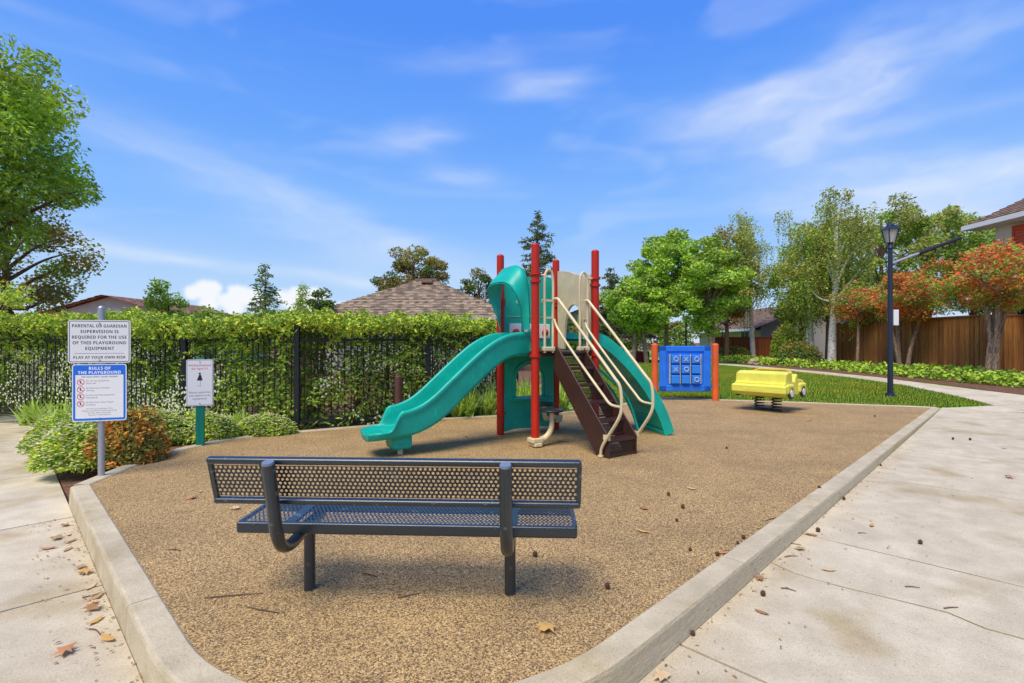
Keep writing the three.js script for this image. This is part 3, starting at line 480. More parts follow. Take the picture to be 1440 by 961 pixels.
  // lower window panel with counter
  {
    const s = new THREE.Shape(); s.moveTo(-0.44, 0.05); s.quadraticCurveTo(-0.2, 0.1, 0, 0.07); s.quadraticCurveTo(0.2, 0.1, 0.44, 0.05); s.lineTo(0.44, 1.18); s.lineTo(-0.44, 1.18); s.closePath();
    const h = new THREE.Path(); h.moveTo(-0.25, 0.55); h.lineTo(-0.25, 0.8); h.absarc(0, 0.8, 0.25, Math.PI, 0, true); h.lineTo(0.25, 0.55); h.closePath(); s.holes.push(h);
    const g = new THREE.ExtrudeGeometry(s, { depth: 0.04, bevelEnabled: true, bevelSize: 0.008, bevelThickness: 0.008, bevelSegments: 2, curveSegments: 20 }); g.translate(0, 0, -0.52);
    const p = part('window_panel', wallUV(g), M.teal, ps);
    part('counter', box(0.7, 0.03, 0.2, 0, 0.53, -0.42, 0.012), M.teal, p);
    const f = new THREE.Shape(); f.absarc(0, 0.8, 0.31, 0, Math.PI, false); f.lineTo(-0.31, 0.55); f.lineTo(-0.265, 0.55); f.lineTo(-0.265, 0.8); f.absarc(0, 0.8, 0.265, Math.PI, 0, true); f.lineTo(0.265, 0.55); f.lineTo(0.31, 0.55); f.closePath();
    part('window_rim', new THREE.ExtrudeGeometry(f, { depth: 0.02, bevelEnabled: false, curveSegments: 18 }).translate(0, 0, -0.472), M.teal, p);
  }
  // stools
  for (const [sx, sz, pts] of [[-0.25, 0.52, [[-0.5, 0.09, 0.5], [-0.36, 0.11, 0.52], [-0.27, 0.22, 0.53], [-0.25, 0.45, 0.52]]], [0.03, -0.12, [[0.5, 0.2, -0.5], [0.3, 0.22, -0.36], [0.08, 0.26, -0.16], [0.03, 0.46, -0.12]]]]) {
    const st = part('stool', tube(pts.map(p => V(...p)), [0.045, 0.042, 0.036, 0.03], 12), M.cream, ps);
    part('stool_seat', (() => { const g = new THREE.LatheGeometry([[0, 0.45], [0.13, 0.45], [0.168, 0.462], [0.17, 0.478], [0.15, 0.488], [0, 0.482]].map(q => new THREE.Vector2(...q)), 28); g.translate(sx, 0, sz); return g; })(), M.blackPlastic, st);
    part('clamp', merge([box(0.17, 0.07, 0.17, pts[0][0], pts[0][1], pts[0][2], 0.02), box(0.12, 0.05, 0.19, pts[0][0], pts[0][1] - 0.055, pts[0][2], 0.015)]), M.cream, st);
  }
  // steps
  {
    const st = new THREE.Group(); st.name = 'steps'; st.position.set(0.03, 0, 0.5); st.rotation.y = 0.11; ps.add(st);
    const W = 0.47, ds = M.brown.clone(); ds.side = THREE.DoubleSide;
    for (let k = 0; k < 6; k++) {
      const y = 0.215 + 0.21 * k, z = 1.0 - 0.18 * k;
      part('tread', box(W - 0.02, 0.022, 0.2, 0, y - 0.012, z - 0.1, 0.006), M.brown, st);
      const rz = perfSheet(W - 0.06, 0.13, 0.021, 0.006); rz.translate(0, y - 0.11, z - 0.004); part('riser', rz, ds, st);
      part('nosing', box(W - 0.02, 0.03, 0.012, 0, y - 0.018, z - 0.002, 0.003), M.brown, st);
      part('kick_edge', box(W - 0.02, 0.025, 0.01, 0, y - 0.188, z - 0.004, 0.003), M.brown, st);
    }
    for (const x of [-W / 2, W / 2]) {
      const s = new THREE.Shape(); for (const [z, y] of [[1.01, 0.005], [1.01, 0.24], [0.06, 1.36], [-0.02, 1.36], [-0.02, 1.05], [0.83, 0.005]]) s.lineTo(z, y); s.closePath();
      s.curves.shift(); const sh = new THREE.Shape([[1.01, 0.005], [1.01, 0.24], [0.06, 1.33], [-0.02, 1.33], [-0.02, 1.03], [0.8, 0.005]].map(q => new THREE.Vector2(...q)));
      const g = new THREE.ExtrudeGeometry(sh, { depth: 0.012, bevelEnabled: true, bevelSize: 0.003, bevelThickness: 0.003, bevelSegments: 1 }); g.rotateY(-Math.PI / 2); g.translate(x + 0.006, 0, 0); part('stringer', wallUV(g), M.brown, st);
    }
    for (const s of [-1, 1]) {
      const x = s * 0.275, hr = part('handrail', merge([
        tube([V(x, 1.97, 0.03), V(x, 1.97, 0.1), V(x, 1.9, 0.18), V(x, 0.98, 1.12), V(x, 0.9, 1.2), V(x, 0.8, 1.23), V(x, 0.6, 1.23), V(x, 0.5, 1.19), V(x, 0.12, 0.92), V(x, 0.02, 0.9)], 0.019, 12, true, 60),
        tube([V(x, 1.7, 0.03), V(x, 1.58, 0.1), V(x, 0.75, 0.95), V(x, 0.66, 1.06), V(x, 0.64, 1.22)], 0.016, 12, true, 40)]), M.cream, st);
      part('flange', cyl(0.035, 0.035, 0.02, x, 0.02, 0.9), M.cream, hr); part('clip', box(0.02, 0.06, 0.1, x - s * 0.022, 0.25, 0.98), M.cream, hr);
    }
  }
  // entry loops beside the steps
  for (const [a, b] of [[-0.37, -0.24], [0.21, 0.34]]) {
    const z = 0.53, m = (a + b) / 2, lp = part('entry_loop', merge([tube([V(a, 1.25, z), V(a, 1.7, z), V(a, 2.24, z), V(a + 0.02, 2.33, z), V(m, 2.365, z), V(b - 0.02, 2.33, z), V(b, 2.24, z), V(b, 1.7, z), V(b, 1.25, z)], 0.018, 10, true, 60), box(0.16, 0.03, 0.025, m, 1.95, z), box(0.16, 0.025, 0.02, m, 1.72, z)]), M.cream, ps);
    part('foot_plate', box(0.19, 0.06, 0.07, m, 1.3, z - 0.01, 0.015), M.cream, lp);
    part('tie_bar', tube([V(a < 0 ? -0.5 : 0.5, 2.3, 0.5), V(a < 0 ? a : b, 2.28, z)], 0.016, 8, false), M.cream, lp);
  }
  // arched climber
  {
    const cg = new THREE.Group(); cg.name = 'climber'; cg.position.set(0.52, 0, 0.0); cg.rotation.y = -0.258 + 0; ps.add(cg);
    const prof = new THREE.CatmullRomCurve3([[0, 1.44], [0.22, 1.37], [0.5, 1.16], [0.8, 0.85], [1.05, 0.5], [1.2, 0.2], [1.27, 0.0]].map(([s, y]) => V(s, y, 0)), false, 'centripetal');
    const NU = 70, pos = [], idx = []; let n = 0;
    for (let i = 0; i <= NU; i++) {
      const c = prof.getPoint(i / NU), t = prof.getTangent(i / NU), nx = -t.y, ny = t.x, f = i / NU, rip = 0.035 * Math.pow(Math.max(0, Math.sin(f * 6.2832 * 4.5)), 2) * (f > 0.06 && f < 0.93 ? 1 : 0);
      const ring = [[-0.46, 0.13], [-0.43, 0.13], [-0.42, 0.02], [-0.36, rip], [0.36, rip], [0.42, 0.02], [0.43, 0.13], [0.46, 0.13], [0.46, -0.03], [0.36, rip - 0.03], [-0.36, rip - 0.03], [-0.46, -0.03]]; n = ring.length;
      for (const [z, o] of ring) pos.push(c.x + nx * o, Math.max(0.0, c.y + ny * o), z);
      if (i) for (let k = 0; k < n; k++) { const a = (i - 1) * n + k, b = (i - 1) * n + (k + 1) % n; idx.push(a, a + n, b, b, a + n, b + n); }
    }
    let g = new THREE.BufferGeometry(); g.setAttribute('position', new THREE.Float32BufferAttribute(pos, 3)); g.setIndex(idx); g = g.toNonIndexed(); g.computeVertexNormals(); wallUV(g); part('climbing_wall', g, M.teal, cg);
    for (const z of [-0.2, 0.2]) part('brace', tube([V(0.0, 1.2, z), V(0.4, 0.9, z), V(0.75, 0.55, z), V(0.95, 0.02, z)], 0.02, 8), M.teal, cg);
  }
}

// ---------------------------------------------------------------- tic-tac-toe panel
{
  const p = thing('tic_tac_toe_panel', 'blue tic tac toe panel between two orange posts at lawn edge', 'play panel', [4.12, 0, -12.2], -0.06);
  for (const x of [-0.71, 0.71]) { const q = part('post', cyl(0.075, 0.075, 1.36, x, 0.64, 0, 20), M.orange, p); part('cap', new THREE.SphereGeometry(0.075, 16, 8, 0, 6.2832, 0, 1.5708).scale(1, 0.5, 1).translate(x, 1.32, 0), M.orange, q); for (const y of [0.36, 1.12]) part('bracket', box(0.05, 0.05, 0.05, x * 0.92, y, 0), M.blue, q); }
  part('panel', merge([box(1.2, 0.14, 0.06, 0, 1.225, 0, 0.02), box(1.2, 0.14, 0.06, 0, 0.285, 0, 0.02), box(0.17, 1.08, 0.06, -0.515, 0.755, 0, 0.02), box(0.17, 1.08, 0.06, 0.515, 0.755, 0, 0.02), box(0.9, 0.85, 0.03, 0, 0.755, -0.012)]), M.blue, p);
  const marks = ['O', 'X', 'O', 'X', 'O', '', '', '', 'O'];
  for (let k = 0; k < 9; k++) {
    const x = -0.24 + (k % 3) * 0.24, y = 0.98 - Math.floor(k / 3) * 0.24, t = part('tile', box(0.19, 0.2, 0.1, x, y, 0.05, 0.02), M.blueTile, p);
    if (marks[k] === 'O') part('mark', new THREE.TorusGeometry(0.05, 0.014, 8, 20).translate(x + 0.01, y, 0.104), M.paleBlue, t);
    if (marks[k] === 'X') part('mark', merge([box(0.13, 0.026, 0.014, 0, 0, 0).rotateZ(0.8).translate(x, y, 0.105), box(0.13, 0.026, 0.014, 0, 0, 0).rotateZ(-0.8).translate(x, y, 0.106)]), M.paleBlue, t);
  }
  for (const x of [-0.36, -0.12, 0.12, 0.36]) part('divider', box(0.022, 0.7, 0.03, x, 0.745, 0.03, 0.006), M.cream, p);
}

// ---------------------------------------------------------------- spring car
{
  const c = thing('spring_rider', 'yellow car shaped spring rider on two black coil springs', 'spring rider', [5.22, 0, -10.45], -0.85);
  // +z is the rear that faces the bench side, the bonnet points to -z
  const sh = new THREE.Shape([[0.42, 0.36], [0.42, 0.56], [0.36, 0.58], [0.34, 0.74], [0.24, 0.78], [0.1, 0.78], [0.06, 0.6], [-0.08, 0.58], [-0.14, 0.7], [-0.2, 0.72], [-0.22, 0.64], [-0.5, 0.6], [-0.58, 0.54], [-0.6, 0.36]].map(q => new THREE.Vector2(...q)));
  const g = new THREE.ExtrudeGeometry(sh, { depth: 0.9, bevelEnabled: true, bevelSize: 0.025, bevelThickness: 0.04, bevelSegments: 4 }); g.translate(0, 0, -0.45); g.rotateY(-Math.PI / 2);
  part('body', wallUV(g), M.yellow, c);
  part('rear_bumper', box(1.06, 0.17, 0.12, 0, 0.46, 0.44, 0.04), M.yellow, c);
  part('chassis', box(0.74, 0.1, 0.6, 0, 0.34, -0.04, 0.03), M.amber, c);
  part('windscreen_frame', tube([V(-0.4, 0.66, -0.18), V(-0.36, 0.79, -0.2), V(0, 0.82, -0.21), V(0.36, 0.79, -0.2), V(0.4, 0.66, -0.18)], 0.018, 8), M.amber, c);
  for (const x of [-1, 1]) for (const z of [0.2, -0.42]) {
    const fd = part('fender', box(0.12, 0.2, 0.36, x * 0.47, 0.47, z, 0.05), M.yellow, c);
    const w = part('wheel', (() => { const q = new THREE.CylinderGeometry(0.115, 0.115, 0.03, 24); q.rotateZ(Math.PI / 2); q.translate(x * 0.515, 0.39, z); return q; })(), M.blackPlastic, c);
    part('hub', (() => { const q = new THREE.CylinderGeometry(0.065, 0.07, 0.02, 20); q.rotateZ(Math.PI / 2); q.translate(x * 0.532, 0.39, z); return q; })(), M.white, w);
  }
  for (const x of [-0.17, 0.17]) { const pts = []; for (let k = 0; k <= 72; k++) { const a = k / 16 * 6.2832; pts.push(V(x + 0.088 * Math.cos(a), 0.03 + 0.25 * k / 72, 0.088 * Math.sin(a))); } part('spring', tube(pts, 0.013, 8, true, 144), M.spring, c); for (const y of [0.012, 0.285]) part('spring_plate', cyl(0.1, 0.1, 0.02, x, y, 0), M.spring, c); }
  part('base_clamp', box(0.18, 0.05, 0.12, 0, 0.025, 0, 0.01), M.spring, c);
}

// ---------------------------------------------------------------- signs
function printed(w, h, px, draw) { const cv = document.createElement('canvas'); cv.width = px; cv.height = Math.round(px * h / w); const x = cv.getContext('2d'); draw(x, cv.width, cv.height); const t = new THREE.CanvasTexture(cv); t.colorSpace = THREE.SRGBColorSpace; return t; }
function rrect(x, a, b, w, h, r) { x.beginPath(); x.moveTo(a + r, b); x.lineTo(a + w - r, b); x.quadraticCurveTo(a + w, b, a + w, b + r); x.lineTo(a + w, b + h - r); x.quadraticCurveTo(a + w, b + h, a + w - r, b + h); x.lineTo(a + r, b + h); x.quadraticCurveTo(a, b + h, a, b + h - r); x.lineTo(a, b + r); x.quadraticCurveTo(a, b, a + r, b); x.closePath(); }
function plate(w, h, r, tex, parent, y, z, mat = M.white) {
  const s = new THREE.Shape(), a = -w / 2, b = -h / 2; s.moveTo(a + r, b); s.lineTo(a + w - r, b); s.quadraticCurveTo(a + w, b, a + w, b + r); s.lineTo(a + w, b + h - r); s.quadraticCurveTo(a + w, b + h, a + w - r, b + h); s.lineTo(a + r, b + h); s.quadraticCurveTo(a, b + h, a, b + h - r); s.lineTo(a, b + r); s.quadraticCurveTo(a, b, a + r, b);
  const p = part('sign_plate', new THREE.ExtrudeGeometry(s, { depth: 0.004, bevelEnabled: false }).translate(0, y, z), mat, parent);
  const f = new THREE.ShapeGeometry(s, 6), pp = f.attributes.position, uv = new Float32Array(pp.count * 2); for (let i = 0; i < pp.count; i++) { uv[2 * i] = pp.getX(i) / w + 0.5; uv[2 * i + 1] = pp.getY(i) / h + 0.5; } f.setAttribute('uv', new THREE.BufferAttribute(uv, 2)); f.translate(0, y, z + 0.006);
  part('print', f, std(0xffffff, 0.45, { map: tex }), p); for (const e of [-1, 1]) part('bolt', cyl(0.008, 0.008, 0.006, 0, 0, 0, 10).rotateX(Math.PI / 2).translate(0, y + e * (h / 2 - 0.03), z + 0.009), M.steel, p); return p;
}
{
  const s = thing('playground_sign', 'grey pole with white supervision notice above blue playground rules sign', 'sign', [-4.25, -0.05, -5.3], 0.3);
  part('pole', cyl(0.03, 0.03, 1.84, 0, 0.87, 0, 18), M.steel, s); part('pole_cap', new THREE.SphereGeometry(0.031, 14, 6, 0, 6.2832, 0, 1.5708).translate(0, 1.79, 0), M.steel, s);
  plate(0.54, 0.44, 0.03, printed(0.54, 0.44, 768, (x, W, H) => {
    x.fillStyle = '#e4e4e0'; x.fillRect(0, 0, W, H); x.strokeStyle = '#30343c'; x.lineWidth = 9; rrect(x, 18, 18, W - 36, H - 36, 26); x.stroke(); x.fillStyle = '#2c3036'; x.textAlign = 'center'; x.font = 'bold 62px sans-serif';
    ['PARENTAL OR GUARDIAN', 'SUPERVISION IS', 'REQUIRED FOR THE USE', 'OF THIS PLAYGROUND', 'EQUIPMENT'].forEach((t, k) => x.fillText(t, W / 2, 108 + k * 82, W - 90)); x.fillRect(80, H - 142, W - 160, 5); x.font = 'bold 54px sans-serif'; x.fillText('PLAY AT YOUR OWN RISK', W / 2, H - 62, W - 110);
  }), s, 1.45, 0.032);
  plate(0.47, 0.585, 0.03, printed(0.47, 0.585, 640, (x, W, H) => {
    x.fillStyle = '#dfe6ee'; x.fillRect(0, 0, W, H); x.fillStyle = '#1f6fd6'; rrect(x, 12, 12, W - 24, H - 24, 30); x.fill(); x.fillStyle = '#ecebe6'; x.fillRect(38, 150, W - 76, H - 192); x.fillStyle = '#f4f6fa'; x.textAlign = 'center'; x.font = 'bold 58px sans-serif'; x.fillText('RULES OF', W / 2, 78); x.fillText('THE PLAYGROUND', W / 2, 136, W - 90);
    x.fillStyle = '#4a4c50'; x.font = 'bold 25px sans-serif'; x.fillText('FOR YOUR SAFETY, PLEASE OBSERVE', W / 2, 186, W - 100); x.textAlign = 'left'; x.font = '27px sans-serif';
    [['Do not use equipment', 'when wet'], ['No Running, Pushing or', 'Shoving'], ['Do Not Use Play Equipment', 'Improperly'], ['No Bare Feet, Wear Proper', 'Footwear']].forEach(([a, b], k) => { const y = 250 + k * 100; x.strokeStyle = '#c8343c'; x.lineWidth = 8; x.beginPath(); x.arc(100, y, 40, 0, 6.2832); x.stroke(); x.fillStyle = '#333'; x.beginPath(); x.arc(98, y - 16, 8, 0, 6.2832); x.fill(); x.fillRect(90, y - 8, 14, 26); x.beginPath(); x.moveTo(72, y - 28); x.lineTo(128, y + 28); x.stroke(); x.fillStyle = '#3c3e42'; x.fillText(a, 162, y - 8, 410); x.fillText(b, 162, y + 26, 410); });
    x.textAlign = 'center'; x.font = '24px sans-serif'; ['Do Not use equipment if Hot', 'Playground without Adult Supervision', 'No Pets, Glass Containers,', 'Bicycles or Skate Boards'].forEach((t, k) => x.fillText(t, W / 2, 630 + k * 29, W - 110));
  }), s, 0.925, 0.032);
}
{
  const s = thing('notice_sign', 'small white notice sign on a square green post among the shrubs', 'sign', [-4.2, -0.05, -6.9], 0.45);
  part('post', box(0.1, 1.26, 0.1, 0, 0.6, 0, 0.008), M.greenPost, s);
  plate(0.31, 0.62, 0.025, printed(0.31, 0.62, 384, (x, W, H) => {
    x.fillStyle = '#e9e9e8'; x.fillRect(0, 0, W, H); x.strokeStyle = '#3b3f66'; x.lineWidth = 6; rrect(x, 12, 12, W - 24, H - 24, 20); x.stroke(); x.fillStyle = '#c8402e'; x.textAlign = 'center'; x.font = 'bold 44px serif'; x.fillText('Watching Playground', W / 2, 112, W - 60); x.fillText('for Ages 2-5', W / 2, 168, W - 150);
    x.fillStyle = '#23262c'; x.beginPath(); x.arc(W / 2, 236, 17, 0, 6.2832); x.fill(); x.beginPath(); x.moveTo(W / 2 - 12, 256); x.lineTo(W / 2 + 18, 256); x.lineTo(W / 2 + 40, 350); x.lineTo(W / 2 - 42, 350); x.closePath(); x.fill(); x.strokeStyle = '#8a8c92'; x.lineWidth = 7; x.beginPath(); x.moveTo(W / 2 + 6, 350); x.lineTo(W / 2 + 6, 430); x.moveTo(W / 2 - 34, 440); x.lineTo(W / 2 + 20, 440); x.stroke();
    x.fillStyle = '#2c2f36'; x.font = '40px serif'; ['Please supervise', 'your children on the', 'equipment'].forEach((t, k) => x.fillText(t, W / 2, 560 + k * 52, W - 70));
  }), s, 0.9, 0.053);
}
{ const g = merge([cyl(0.062, 0.062, 0.86, 0, 0.4, 0, 18), new THREE.SphereGeometry(0.062, 16, 6, 0, 6.2832, 0, 1.5708).scale(1, 0.4, 1).translate(0, 0.83, 0)]); const b = single('bollard', g, M.bollard, 'brown round bollard in front of the black iron fence', 'bollard'); b.position.set(-1.83, 0, -8.25); }

// ---------------------------------------------------------------- iron fence and hedge
const FENCE = [[-16.2, -11.36], [-14.08, -10.8], [-11.96, -10.26], [-9.84, -9.7], [-7.6, -9.14], [-5.5, -8.6], [-3.38, -8.06], [-1.5, -9.15], [0.1, -10.9]];
{
  const f = thing('iron_fence', 'black iron fence with picket tops bent forward before the hedge', 'fence');
  const picket = tube([V(0, 0.06, 0), V(0, 1.0, 0), V(0, 1.42, 0), V(0, 1.54, 0.05), V(0, 1.63, 0.13), V(0, 1.69, 0.24)], 0.0095, 6, true, 14);
  for (let k = 0; k + 1 < FENCE.length; k++) {
    const [x0, z0] = FENCE[k], [x1, z1] = FENCE[k + 1], L = Math.hypot(x1 - x0, z1 - z0), dx = (x1 - x0) / L, dz = (z1 - z0) / L, ang = Math.atan2(-dz, dx);
    const nP = Math.round(L / 0.105);
    for (let i = 1; i < nP; i++) { const m = part('picket', picket, M.iron, f); m.position.set(x0 + dx * L * i / nP, 0, z0 + dz * L * i / nP); m.rotation.y = ang; }
    for (const y of [0.14, 1.43]) { const m = part('rail', box(L - 0.07, 0.04, 0.035), M.iron, f); m.position.set((x0 + x1) / 2, y, (z0 + z1) / 2); m.rotation.y = ang; }
  }
  for (const [x, z] of FENCE) { const p = part('post', merge([box(0.075, 1.76, 0.075, 0, 0.84, 0), box(0.09, 0.02, 0.09, 0, 1.73, 0)]), M.iron, f); p.position.set(x, 0, z); }
}
{
  const r = rng(21), L = new Leaves(), F = new Leaves(), wood = [], h = thing('hedge', 'dense jasmine hedge with yellow green new growth behind the iron fence', 'hedge');
  for (let k = 0; k + 1 < FENCE.length; k++) {
    const [x0, z0] = FENCE[k], [x1, z1] = FENCE[k + 1], Ls = Math.hypot(x1 - x0, z1 - z0), dx = (x1 - x0) / Ls, dz = (z1 - z0) / Ls, nx = -dz * -1, nz = dx * -1;   // n points away from the playground
    const far = k < 3 ? 0.45 : 1;
    for (let i = 0; i < Ls * 5200 * far; i++) {
      const t = r() * Ls, u = t + k * 7, y = Math.pow(r(), 0.9) * 1.75 + 0.03, bulge = 0.0 + 0.2 * (fbm(u * 0.9 + 5, y * 1.4, 256, 51, 3) - 0.5) * 2, dep = r() < 0.3 ? 0.62 + 0.4 * r() : bulge + Math.pow(r(), 1.8) * 0.75;
      const hole = fbm(u * 1.5 + 30, y * 1.7 + 10, 256, 57, 3); if (hole < 0.37 && y < 1.3 && dep < 0.5) continue;
      const x = x0 + dx * t + nx * dep, z = z0 + dz * t + nz * dep;
      L.random(r, x, y, z, 0.075, 0.036, vary(r, fbm(u * 1.2, y * 2, 256, 59, 2) > 0.47 ? PAL.fresh : PAL.hedge, 0.5), 0.5, 0.3);
      if (y < 1.25 && dep < bulge + 0.2 && r() < 0.42 * smooth(0.42, 0.6, fbm(u * 0.8 + 12, y * 1.1 + 3, 256, 63, 3)) * 2) for (let p = 0; p < 5; p++) { const b = p * 1.2566 + u; F.add(x - nx * 0.05, y, z - nz * 0.05, Math.cos(b) * dx, Math.sin(b), Math.cos(b) * dz, -nx, 0.2, -nz, 0.02, 0.015, [0.74, 0.72, 0.52]); }
    }
    // crown of young shoots arching over the top
    for (let s = 0; s < Ls * 150 * far; s++) {
      const t = r() * Ls, dep = -0.38 + r() * 1.35, y0 = 1.38 + 0.28 * fbm((t + k * 7) * 1.5, 3, 256, 66, 3) + 0.2 * r() * Math.sin(Math.min(1, dep + 0.45) * 2.2), a = r() * 6.2832, len = 0.16 + 0.24 * r(), pal = r() < 0.75 ? PAL.shoot : PAL.fresh;
      const bx = x0 + dx * t + nx * dep, bz = z0 + dz * t + nz * dep, ca = Math.cos(a), sa = Math.sin(a), rise = 0.1 + 0.16 * r(), tone = 0.62 + 0.42 * r();
      for (let i = 0; i < 12; i++) { const f = i / 11, col = vary(r, pal, 0.35).map(v => v * tone); for (let q = 0; q < 2; q++) L.random(r, bx + ca * len * f + (r() - 0.5) * 0.03, y0 + rise * Math.sin(f * 2.6), bz + sa * len * f + (r() - 0.5) * 0.03, 0.075 * (1.1 - f * 0.4), 0.034, col, 0.5, 0.3); }
    }
    // sprays that hang through the pickets
    for (let s = 0; s < Ls * 11 * far; s++) {
      const t = r() * Ls, y0 = 0.85 + 0.8 * Math.sqrt(r()), len = 0.15 + 0.4 * r(), side = r() < 0.5 ? -1 : 1, sl3 = 0.3 + 0.5 * r();
      for (let i = 0; i < 12; i++) { const f = i / 11, col = vary(r, s % 3 ? PAL.fresh : PAL.shoot, 0.4), px = x0 + dx * (t + side * len * f * 0.7) - nx * (0.02 + 0.12 * f), pz = z0 + dz * (t + side * len * f * 0.7) - nz * (0.02 + 0.12 * f), py = y0 - sl3 * len * f * f; for (let q = 0; q < 2; q++) L.random(r, px, py, pz, 0.07, 0.028, col, 0.6, 0.4); }
    }
    for (let s = 0; s < Ls * 3; s++) { const t = r() * Ls, d = 0.35 + 0.4 * r(); wood.push(tube([V(x0 + dx * t + nx * d, -0.05, z0 + dz * t + nz * d), V(x0 + dx * (t + 0.1) + nx * d, 0.7, z0 + dz * (t + 0.1) + nz * d), V(x0 + dx * (t + r() * 0.4) + nx * d, 1.55, z0 + dz * t + nz * d)], [0.025, 0.016, 0.006], 5, true, 5)); }
  }
  part('stem', merge(wood), M.bark, h); part('foliage', L.geo(), M.leafThick, h).userData.kind = 'stuff'; part('blossom', F.geo(), M.petal, h).userData.kind = 'stuff';
}

// ---------------------------------------------------------------- beds in front of the hedge
for (const [x, z, rx, rz, h, n, seed, lb] of [[-4.95, -5.95, 0.55, 0.5, 0.5, 5200, 1, 'white flowered jasmine shrub at the foot of the rules sign'], [-5.75, -6.75, 0.7, 0.55, 0.5, 4800, 2, 'white flowered jasmine shrub beside the concrete walk'], [-5.1, -7.2, 0.6, 0.45, 0.5, 4200, 3, 'white flowered jasmine shrub behind the reddish bush'], [-4.45, -7.45, 0.5, 0.4, 0.42, 3600, 4, 'white flowered jasmine shrub behind the green sign post'], [-3.75, -7.75, 0.5, 0.26, 0.34, 3000, 5, 'low white flowered jasmine shrub ending at the rubber surface']])
  shrub({ name: 'jasmine_shrub', label: lb, group: 'jasmine shrubs in the bed', pos: [x, -0.05, z], rx, rz, h, n, seed, len: 0.06, aspect: 0.45, pal: PAL.fresh, pal2: PAL.shoot, cut: 0.5, flower: 0.36 });
shrub({ name: 'reddish_bush', label: 'rounded bush with rust red leaf tips between the two signs', pos: [-4.5, -0.05, -6.05], rx: 0.45, rz: 0.42, h: 0.72, n: 5200, seed: 31, len: 0.055, aspect: 0.5, pal: PAL.olive, pal2: PAL.rust, cut: 0.56, flower: 0 });
[[-6.3, -7.7, 0.6], [-6.9, -8.1, 0.65], [-7.5, -8.45, 0.6], [-5.7, -7.9, 0.6], [-4.95, -8.0, 0.55], [-4.3, -8.05, 0.5], [-8.2, -8.8, 0.6]].forEach(([x, z, l], i) => strapPlant({ pos: [x, -0.04, z], len: l, w: 0.3, n: 95, seed: 60 + i, label: 'strap leaved plant at the foot of the hedge beside the jasmine', group: 'strap leaved plants by the jasmine' }));
[[-1.95, -8.75, 0.5], [-1.6, -8.95, 0.55]].forEach(([x, z, l], i) => strapPlant({ pos: [x, -0.04, z], len: l, w: 0.2, n: 70, seed: 80 + i, label: 'strap leaved plant growing behind the brown bollard', group: 'strap leaved plants by the bollard' }));
[[-0.92, -9.62, 0.75], [-0.5, -9.85, 0.8], [0, -10.1, 0.85], [0.45, -10.2, 0.85], [0.9, -10.4, 0.8], [0.25, -10.6, 0.9], [-0.3, -10.3, 0.85]].forEach(([x, z, l], i) => strapPlant({ pos: [x, -0.04, z], len: l, w: 0.35, n: 150, seed: 90 + i, label: 'tall strap leaved plant behind the play structure window', group: 'strap leaved plants behind the play structure' }));

// ---------------------------------------------------------------- lamp
{
  const l = thing('street_lamp', 'navy blue lantern lamp post with side arm on the lawn edge', 'lamp post', [9.53, -0.02, -12.9], 0); l.scale.y = 0.94;
  part('post', tube([V(0, 0, 0), V(0, 0.5, 0), V(0, 3.6, 0), V(0, 4.02, 0)], [0.068, 0.062, 0.054, 0.05], 16, false), M.navyMetal, l);
  part('base', cyl(0.1, 0.12, 0.12, 0, 0.06, 0), M.navyMetal, l);
  part('neck', merge([cyl(0.05, 0.075, 0.1, 0, 4.06, 0), cyl(0.09, 0.05, 0.07, 0, 4.13, 0, 4)]), M.navyMetal, l);
  const g = part('lantern_glass', new THREE.CylinderGeometry(0.17, 0.1, 0.34, 4).rotateY(Math.PI / 4).translate(0, 4.33, 0), M.lampGlass, l);
  part('lantern_frame', merge([0, 1, 2, 3].map(k => { const a = k * Math.PI / 2 + Math.PI / 4; return tube([V(Math.cos(a) * 0.1, 4.15, Math.sin(a) * 0.1), V(Math.cos(a) * 0.175, 4.5, Math.sin(a) * 0.175)], 0.012, 6, false); })), M.navyMetal, l);
  part('lantern_roof', merge([new THREE.CylinderGeometry(0.09, 0.225, 0.12, 4).rotateY(Math.PI / 4).translate(0, 4.56, 0), new THREE.CylinderGeometry(0.03, 0.085, 0.07, 8).translate(0, 4.65, 0), new THREE.SphereGeometry(0.022, 10, 8).translate(0, 4.7, 0)]), M.navyMetal, l);
  part('arm_pipe', tube([V(0.03, 3.6, 0), V(0.78, 3.9, 0.02)], 0.035, 10, false), M.steel, l);
  const a = part('arm_head', merge([tube([V(0.7, 3.87, 0.02), V(1.05, 4.01, 0.02)], 0.062, 10, false), tube([V(1.0, 3.99, 0.02), V(1.74, 4.28, 0.03)], 0.045, 10, false)]), M.blackPlastic, l);
  for (const x of [1.12, 1.3, 1.47, 1.62]) part('hanger', box(0.025, 0.12, 0.025, x, 4.0 + (x - 1.1) * 0.4 - 0.06, 0.02), M.blackPlastic, a);
  part('meter_box', box(0.12, 0.42, 0.06, 0.1, 2.15, 0.05, 0.01), M.white, l);
}
{
  const l = thing('street_lamp', 'small far lamp post with flat white head beside the maples', 'lamp post', [11.9, 0, -35]);
  part('post', cyl(0.05, 0.07, 2.9, 0, 1.45, 0, 10), M.navyMetal, l); part('head', merge([cyl(0.3, 0.22, 0.1, 0, 2.95, 0, 14), cyl(0.08, 0.3, 0.08, 0, 3.03, 0, 14)]), M.white, l);
}

